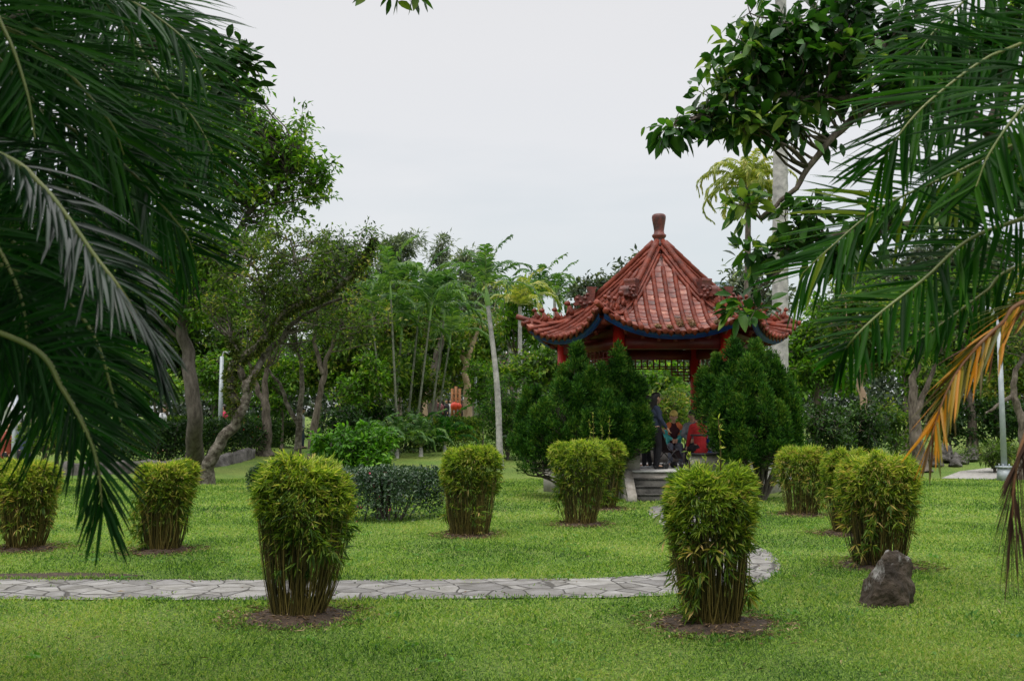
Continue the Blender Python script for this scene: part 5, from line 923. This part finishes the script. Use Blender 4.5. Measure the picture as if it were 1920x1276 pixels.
# understory shrubs
US = [('dark shrub below the second dark tree at the left', 110, 33, 55, 780, 850, 'G_HEDGE'), ('glossy shrub at the left edge beside the grey post', 85, 24, 48, 760, 858, 'G_OLIVE'), ('low dark shrub in the far left corner', 10, 27, 40, 800, 870, 'G_DARK'),
 ('dark shrub between the leaning mossy trunk and the slim trees', 500, 44, 60, 770, 850, 'G_DARK'), ('leafy dark shrub behind the lime shrub', 640, 37, 60, 760, 850, 'G_DARK'), ('tall dark shrub left of the areca palms', 700, 40, 50, 740, 850, 'G_DARK'),
 ('dark shrub at the foot of the areca palms', 770, 42, 50, 780, 852, 'G_DARK'), ('small shrub at the left end of the clipped hedge', 815, 43, 24, 800, 852, 'G_DARK'),
 ('dark green shrub right of the right juniper', 1545, 31, 50, 750, 862, 'G_HEDGE'), ('dark green shrub behind the two overlapping bamboo shrubs', 1620, 32, 55, 740, 865, 'G_HEDGE'), ('shrub between the reddish trunk and the rockery', 1680, 36, 45, 750, 850, 'G_MID'),
 ('low dark shrub behind the rockery stones', 1780, 40, 60, 740, 830, 'G_DARK'), ('dark shrub right behind the street lamp', 1870, 40, 60, 740, 835, 'G_DARK'), ('dark shrub at the far right edge beyond the lawn', 1945, 38, 50, 750, 850, 'G_HEDGE'),
 ('yellow-green shrub with orange fruit inside the pavilion view', 1250, 33, 46, 720, 830, 'G_OLIVE'), ('bright green low shrub behind the left bench of the pavilion', 1194, 31, 26, 826, 864, 'G_BRIGHT'), ('green shrub behind the pavilion right side', 1330, 34, 60, 750, 840, 'G_MID'), ('dark shrub between the round conifer and the left juniper', 1000, 33, 30, 760, 865, 'G_HEDGE')]
for q, (lb, px, D, w_, ty, by, mt) in enumerate(US): bush('shrub', lb, px, D, w_, ty, by, globals()[mt], 200+q, L=.0048*D, nl=44, cr=.008*D+.04, dens=1.5)
bush('fern_bush', 'feathery light green bush right of the rockery, left of the lamp post', 1862, 32.5, 50, 826, 878, G_OLIVE, 240, L=.20, nl=40, cr=.26, Wf=.16)
# small understory trees filling the belt under the palms
for q, (lb, px, D, tr, cw, mt) in enumerate((
 ('light green sapling between the areca stems and the slim blotched trunk', 670, 39, [(670, 780), (668, 740)], [(668, 735, 40, 40), (690, 690, 34, 34)], 'G_BRIGHT'),
 ('small tree behind the middle areca stems', 748, 46, [(748, 780), (750, 730)], [(745, 720, 36, 44), (770, 680, 30, 34)], 'G_MID'),
 ('olive sapling below the dark leaning trunk', 790, 47, [(790, 780), (792, 740)], [(780, 740, 30, 30), (815, 720, 26, 30)], 'G_OLIVE'),
 ('bright small tree between the hanging lanterns and the leaning palm', 905, 47, [(905, 800), (905, 750)], [(908, 740, 22, 40), (900, 690, 20, 26)], 'G_BRIGHT'),
 ('light bushy tree between leaning mossy trunk and slim trees', 530, 42, [(530, 790), (532, 740)], [(525, 740, 44, 36), (500, 690, 36, 34), (560, 700, 30, 30)], 'G_BRIGHT'),
 ('light green small tree right of the tall dark trunk behind the hedge', 400, 42, [(400, 780), (402, 720)], [(400, 700, 36, 40), (425, 740, 26, 26)], 'G_BRIGHT'),
 ('yellowish small tree left of the tall dark trunk behind the hedge', 290, 40, [(290, 780), (290, 720)], [(285, 715, 44, 40), (250, 690, 36, 36)], 'G_BRIGHT'))):
    bt('small_tree', lb, px, D, tr, cw, globals()[mt], 170+q, L=.2, nl=50, cr=.42, dens=1.7, r0=.06)
# palms of the middle distance
g = on(938, 34.0); pm_top = P(915, 572, g[1]); palm('leaning_palm', 'slender leaning palm with ringed pale trunk left of the pavilion', g, pm_top, .105, 11, 2.2, G_PALM, seed=1, shaft=.75, droop=1.0, W=.05, up=.7, Lm=.42, bend=(.10, 0), bulge=.1)
ar = [(733, 560, 40, 748), (786, 585, 44, 760), (806, 600, 42, 776), (832, 600, 44, 802), (842, 650, 46, 812), (752, 640, 43, 735), (700, 620, 41, 728)]
albl = ['areca palm with the tallest leftmost crown of the palm group', 'areca palm second from the left of the palm group', 'areca palm with blue green crown in the middle of the palm group', 'areca palm whose crown stands just left of the casuarina twin tops', 'short areca palm low at the right of the palm group', 'low areca palm under the leftmost palm crown', 'small areca palm at the left end above the shrubs']
for q, (tx, ty, D, bx) in enumerate(ar): palm('areca_palm', albl[q], on(bx, D), P(tx, ty, D), .055, 9, 2.5, G_PALM, seed=20+q, shaft=.7, droop=1.1, W=.07, np_=30, rings=False, tm='arecatrunk', Lm=.45, up=.8, group='areca palm group left of the leaning palm', cat='palm tree')
for q, (px, py, D) in enumerate(((1015, 556, 64), (975, 575, 58), (1040, 560, 70), (955, 590, 66))): palm('feather_palm', ['pale feathery palm behind the left roof corner', 'orange-tinged palm touching the left roof tip', 'dim palm nearest the dragon ridge', 'small palm right of the leaning palm trunk'][q], on(px, D), P(px, py, D), .16, 12, 3.0, G_PALM if q != 1 else G_PALMY, seed=40+q, droop=1.3, W=.09, np_=30, rings=False, Lm=.42, up=.9)
for q, (px, D, n_) in enumerate(((745, 38.5, 9), (790, 39.5, 10), (835, 41, 9), (700, 37.5, 8))):   # arching low palms
    b = on(px, D); palm('low_palm', ['low arching palm with orange leaf behind the lime shrub', 'low arching palm at the foot of the areca stems', 'low palm with drooping light fronds left of the clipped hedge', 'low palm fronds right above the lime shrub'][q], b, b+np.array([0, 0, .35]), .09, n_, 1.9, G_PALM if q != 2 else G_PALMR, seed=60+q, droop=1.4, W=.06, np_=26, rings=False, Lm=.4, up=1.15)
b = on(1398, 48); palm('date_palm', 'palm with drooping yellow-green crown above the right roof ridge', b, P(1403, 352, 48), 0.20, 32, 3.2, G_PALMY, seed=70, droop=1.75, W=.06, np_=60, rings=False, Lm=.30, up=.7, tm='bark')
b = on(1459, 29.5); palm('royal_palm', 'thick grey royal palm trunk rising behind the right end of the pavilion', b, P(1464, -120, 29.5), .24, 12, 4.2, G_PALM, seed=71, droop=1.1, W=.06, np_=50, rings=True, Lm=.35, up=.9, bulge=.12)
# far wood closing the horizon
r = np.random.default_rng(5); mb = MB(); n = 90000; x = r.uniform(-75, 75, n); hgt = 8.5+2.2*np.array([noise.noise((float(v)*.09, 3, 0)) for v in x])+1.2*np.array([noise.noise((float(v)*.4, 8, 0)) for v in x]); z = .9+r.random(n)*hgt; y = 96+r.random(n)*10+np.array([noise.noise((float(v)*.2, float(q)*.4, 0))*3 for v, q in zip(x, z)])
mb.add(*leaves(np.stack([x, y, z], -1), rdir(n, r), rdir(n, r), r.uniform(.35, .8, n), r.uniform(.2, .4, n))); tag(mb.obj('far_wood', G_GREY), 'hazy green wood closing the view behind all trees', 'wood', kind='stuff')

for q, (x, y, lb) in enumerate(((-7, -6.5, 'left'), (7.5, -6.5, 'right'), (-10, 2, 'far left'), (10.5, 3, 'far right'))):  # unseen trees, added to darken the foreground fronds and their reflections
    r = np.random.default_rng(400+q); b = np.array([x, y, 0.]); t = thing('added_shade_tree', 'unseen leafy tree added for shade around the viewpoint, %s of four' % lb, 'tree', b, 'unseen trees added for shade'); n = 14000; u = rdir(n, r)*r.random((n, 1))**.4; c = b+np.array([0, 0, 5.6])+u*np.array([3.8, 3.2, 4.0]); MB().add(*leaves(c, rdir(n, r), rdir(n, r), r.uniform(.2, .36, n), r.uniform(.1, .18, n))).obj('crown', G_DARK, t); MB().add(*tubes(spline([b, b+[.2, 0, 2.5], b+[0, .2, 6]], 10), np.linspace(.3, .12, 10), 8)).obj('trunk', M['bark'], t)
for q, (x, y, z, sx, sy, sz) in enumerate(((-3.9, 1.9, 5.1, 2.9, 3.2, 1.9), (3.8, 2.0, 5.9, 2.3, 2.3, 1.5))):  # out-of-view crowns added overhead to shade the two foreground palms
    r = np.random.default_rng(450+q); b = np.array([x*1.5, y-1, 0.]); t = thing('added_shade_tree', 'unseen leafy tree added to shade the %s foreground palm' % ('left', 'right')[q], 'tree', b); n = (14000, 9000)[q]; u = rdir(n, r)*r.random((n, 1))**.4; c = np.array([x, y, z])+u*np.array([sx, sy, sz]); MB().add(*leaves(c, rdir(n, r), rdir(n, r), r.uniform(.16, .28, n), r.uniform(.08, .13, n))).obj('crown', G_DARK, t); MB().add(*tubes(spline([b, b+[0, 0, 3], np.array([x, y, z])], 10), np.linspace(.22, .08, 10), 8)).obj('trunk', M['bark'], t)
# ------------------------------------------------------------------ foreground palms
def fg_palm(name, label, base, fronds, group=None, trunk=None):
    t = thing(name, label, 'palm tree', base); mb = MB(); 
    for tr in trunk: mb.add(*tubes(spline(tr, 40), np.linspace(.09, .07, 40)*(1+.05*(np.arange(40) % 3 == 0)), 10))
    mb.obj('trunk', M['palmtrunk'], t)
    for k, f in enumerate(fronds):
        ctrl = [P(*p) for p in f['p']]; l, rr_ = MB(), MB(); frond(l, rr_, ctrl, f.get('N', (0, -.5, .8)), f.get('L', .55), int(f.get('n', 62)*(1.3 if label.startswith('large') else 1.12)), f.get('W', .024)*(.52 if label.startswith('large') else .62), f.get('d', .6)*.42, max(f.get('a0', 68), 58 if not f.get('h') else 0), f.get('a1', 34), f.get('v', .15)*.6, f.get('r', .009), f.get('prof', (.6, 1, .95, .55)), seed=500+k+len(name), seg=7, start=f.get('s', .05), hang=f.get('h', 0), jit=f.get('j', .09))
        o = l.obj('frond', f.get('m', G_PALMN), t); rr_.obj('midrib', f.get('mr', M['rachis']), o)
        if 'label' in f: o['label'] = f['label']
    return t
LF = [
 dict(p=[(-300, -40, 2.9), (0, 50, 2.9), (65, 85, 2.9), (130, 140, 2.9), (175, 190, 2.95), (213, 240, 3.0), (232, 290, 3.05)], L=.50, d=.75, N=(.5, -.75, .3), n=56),
 dict(p=[(-300, 60, 3.3), (0, 170, 3.3), (90, 215, 3.3), (195, 281, 3.3), (250, 326, 3.3), (301, 381, 3.3), (346, 436, 3.35), (362, 470, 3.4)], L=.42, d=.62, N=(.55, -.8, .35), n=74, a0=62, m=G_PALMN),
 dict(p=[(-200, -260, 3.6), (60, -140, 3.6), (220, 30, 3.6), (300, 150, 3.6), (346, 200, 3.6), (381, 250, 3.6), (400, 290, 3.6)], L=.44, d=.5, N=(.5, -.8, .3), n=70, a0=60),
 dict(p=[(-260, 200, 2.3), (0, 290, 2.3), (75, 345, 2.3), (125, 405, 2.3), (175, 476, 2.3), (225, 541, 2.3), (272, 620, 2.35), (298, 700, 2.4)], L=.22, d=1.6, N=(.15, -.35, .9), n=70, a0=58, v=.35, m=G_GLOSS, W=.022),
 dict(p=[(-200, 560, 2.5), (50, 645, 2.5), (118, 729, 2.5), (165, 814, 2.5), (184, 877, 2.5), (192, 950, 2.5)], L=.25, d=.4, N=(.1, -.9, .3), n=58, a0=58, a1=18, W=.017, prof=(.9, 1, .8, .62)),
 dict(p=[(-50, 480, 2.9), (90, 530, 2.9), (150, 590, 2.9), (185, 650, 2.9), (212, 740, 2.9), (226, 790, 2.9)], L=.26, d=.8, N=(.3, -.8, .3), n=60, a0=55),
 dict(p=[(-250, -120, 3.0), (0, -60, 3.0), (120, -40, 3.0), (240, 0, 3.0), (330, 60, 3.0), (370, 110, 3.0)], L=.40, d=.8, N=(.2, -.5, .8), n=64),
 dict(p=[(-250, 0, 3.8), (20, 40, 3.8), (150, 100, 3.8), (260, 190, 3.8), (330, 290, 3.8), (350, 360, 3.8)], L=.52, d=.7, N=(.4, -.8, .4), n=64),
 dict(p=[(-300, 200, 4.0), (-50, 260, 4.0), (100, 330, 4.0), (190, 430, 4.0), (235, 520, 4.0), (250, 570, 4.0)], L=.44, d=.8, N=(.4, -.8, .4), n=60),
 dict(p=[(-300, 380, 3.6), (-60, 400, 3.6), (40, 470, 3.6), (90, 560, 3.6), (120, 660, 3.6), (126, 720, 3.6)], L=.36, d=1.1, N=(.3, -.8, .4), n=56),
 dict(p=[(-300, 480, 3.1), (-80, 500, 3.1), (20, 560, 3.1), (70, 640, 3.1), (95, 720, 3.1), (100, 790, 3.1)], L=.42, d=.9, N=(.3, -.8, .4), n=50),
 dict(p=[(-300, -100, 3.2), (-60, 60, 3.2), (40, 160, 3.2), (110, 270, 3.2), (150, 380, 3.2), (160, 440, 3.2)], L=.54, d=.9, N=(.3, -.8, .4), n=60),
 dict(p=[(-300, -200, 2.7), (-60, -40, 2.7), (10, 60, 2.7), (50, 170, 2.7), (66, 260, 2.7)], L=.44, d=.9, N=(.3, -.8, .4), n=50),
 dict(p=[(-260, 330, 2.6), (-60, 390, 2.6), (0, 470, 2.6), (40, 560, 2.6), (52, 640, 2.6)], L=.36, d=.95, N=(.3, -.8, .4), n=50),
 dict(p=[(-300, -260, 4.2), (0, -160, 4.2), (140, -60, 4.2), (240, 60, 4.2), (290, 180, 4.2), (300, 240, 4.2)], L=.56, d=.7, N=(.4, -.8, .4), n=60),
 dict(p=[(-300, 100, 4.4), (-20, 150, 4.4), (130, 240, 4.4), (220, 330, 4.4), (262, 420, 4.4)], L=.46, d=.9, N=(.4, -.8, .4), n=60),
]
fg_palm('foreground_palm', 'large dark green palm whose fronds hang across the left of the photo', (-2.6, 3.1, 0), LF, trunk=[[(-2.6, 3.1, -.05), (-2.65, 3.1, 1.2), (-2.75, 3.1, 2.4)], [(-2.9, 3.6, -.05), (-3.0, 3.6, 1.6), (-3.0, 3.6, 3.0)], [(-2.35, 2.5, -.05), (-2.4, 2.5, 1.0), (-2.5, 2.5, 1.9)]])
RF = [
 dict(p=[(2250, -60, 3.4), (1920, 80, 3.4), (1838, 117, 3.4), (1735, 197, 3.4), (1678, 263, 3.4), (1655, 300, 3.45)], L=.42, d=.42, N=(-.45, -.85, .3), n=78, a0=66, a1=26, m=G_PALMR),
 dict(p=[(2250, 160, 3.8), (1920, 265, 3.8), (1800, 320, 3.8), (1650, 390, 3.8), (1556, 465, 3.8), (1505, 512, 3.85)], L=.42, d=.5, N=(-.4, -.8, .4), n=74, a0=60, m=G_PALMR),
 dict(p=[(2250, 300, 3.2), (1920, 409, 3.2), (1815, 451, 3.2), (1735, 521, 3.2), (1650, 587, 3.2), (1600, 635, 3.2), (1580, 665, 3.25)], L=.29, d=.55, N=(-.4, -.8, .4), n=72, a0=58, m=G_PALMR),
 dict(p=[(2250, 400, 3.5), (1920, 495, 3.5), (1850, 545, 3.5), (1775, 600, 3.5), (1720, 640, 3.5)], L=.25, d=.8, N=(-.4, -.8, .4), n=60, a0=55, m=G_PALMR),
 dict(p=[(2200, 500, 3.0), (1935, 560, 3.0), (1880, 605, 3.0), (1832, 650, 3.0), (1793, 700, 3.0), (1765, 760, 3.0), (1745, 825, 3.0)], L=.19, d=.5, N=(-.7, -.7, .1), n=60, a0=30, a1=16, m=G_ORANGE, h=.25, mr=M['rachis_dead'], W=.016, label='dying orange and brown frond', prof=(.5, .8, 1, .75)),
 dict(p=[(2100, 700, 2.6), (1960, 760, 2.6), (1918, 830, 2.6), (1902, 900, 2.6), (1898, 970, 2.6)], L=.28, d=.3, N=(-.4, -.8, .1), n=30, a0=40, a1=10, m=G_DEAD, h=.62, mr=M['rachis_dead'], W=.011, label='dead dark brown hanging frond', prof=(.8, 1, 1, .8)),
 dict(p=[(2250, -200, 3.9), (2000, -120, 3.9), (1860, -40, 3.9), (1760, 50, 3.9), (1700, 130, 3.9)], L=.44, d=.55, N=(-.45, -.8, .4), n=64, m=G_PALMR),
 dict(p=[(2250, 40, 3.0), (2040, 110, 3.0), (1930, 190, 3.0), (1860, 280, 3.0), (1830, 350, 3.0)], L=.36, d=.7, N=(-.4, -.8, .4), n=58, m=G_PALMR),
]
fg_palm('foreground_palm', 'palm with arching fronds at the right, one of them dying orange', (2.65, 3.3, 0), RF, trunk=[[(2.65, 3.3, -.05), (2.7, 3.3, 1.2), (2.85, 3.3, 2.3)], [(3.0, 3.8, -.05), (3.05, 3.8, 1.4), (3.1, 3.8, 2.8)]])
# ------------------------------------------------------------------ big-leaved foreground trees
G_MAG = leafmat('magnolia_leaf', [(0, (.009, .036, .008)), (.5, (.022, .080, .013)), (.85, (.06, .16, .024)), (.985, (.18, .28, .05)), (1, (.20, .28, .06))], .42, .3, .35)
D = 8.5
clump_tree('magnolia_tree', 'big glossy-leaved tree reaching in from the right edge above the pavilion', (6.2, 9.2, 0), [[(2350, 1200), (2330, 700), (2200, 420), (2040, 330), (1920, 285), (1860, 248), (1790, 195)], [(1860, 248, 0, .5), (1740, 130), (1640, 80), (1540, 60)], [(1790, 195, 0, .45), (1640, 190), (1500, 180), (1390, 170), (1310, 222)], [(1920, 285, 0, .5), (1800, 400), (1640, 430), (1500, 450)], [(1860, 248, 0, .4), (1900, 100), (1860, -40)], [(1640, 190, 0, .3), (1560, 260), (1490, 350), (1430, 410)]],
  [(1480, 80, 130, 75), (1390, 110, 70, 60), (1350, 170, 50, 36), (1262, 240, 30, 16), (1312, 215, 36, 20), (1400, 220, 90, 45), (1490, 225, 70, 50), (1570, 130, 90, 80), (1680, 60, 100, 60), (1700, 190, 80, 50), (1790, 120, 80, 70), (1880, 60, 80, 80), (1880, 330, 70, 60), (1440, 470, 50, 36), (1510, 430, 60, 46), (1560, 480, 50, 44), (1390, 385, 24, 12), (1405, 580, 26, 16), (1640, 420, 60, 50), (1760, 380, 70, 60), (1600, 20, 70, 40)], D, G_MAG, .15, .48, 24, .17, 1.0, 'bark', .13, seed=301, near=True, twig=.006, spread=.6)
clump_tree('dark_leaved_tree', 'dark broad-leaved tree behind the left palm with a branch against the sky', (-6.5, 10, 0), [[(-600, 1100), (-560, 500), (-300, 150), (0, 40), (160, 20), (260, 60)], [(260, 60, 0, .4), (330, 100), (400, 115), (460, 110)], [(0, 40, 0, .5), (200, -60), (420, -90), (600, -60), (720, -20)]],
  [(100, 20, 120, 60), (250, 30, 80, 50), (330, 80, 50, 40), (410, 110, 34, 18), (455, 110, 26, 14), (430, 160, 26, 14), (50, 120, 120, 60), (722, -24, 46, 12), (-100, 60, 140, 100), (180, 110, 80, 60)], 9.0, G_DARK, .17, .46, 20, .19, .5, 'bark_dark', .14, seed=302, near=True, twig=.006, spread=.6)
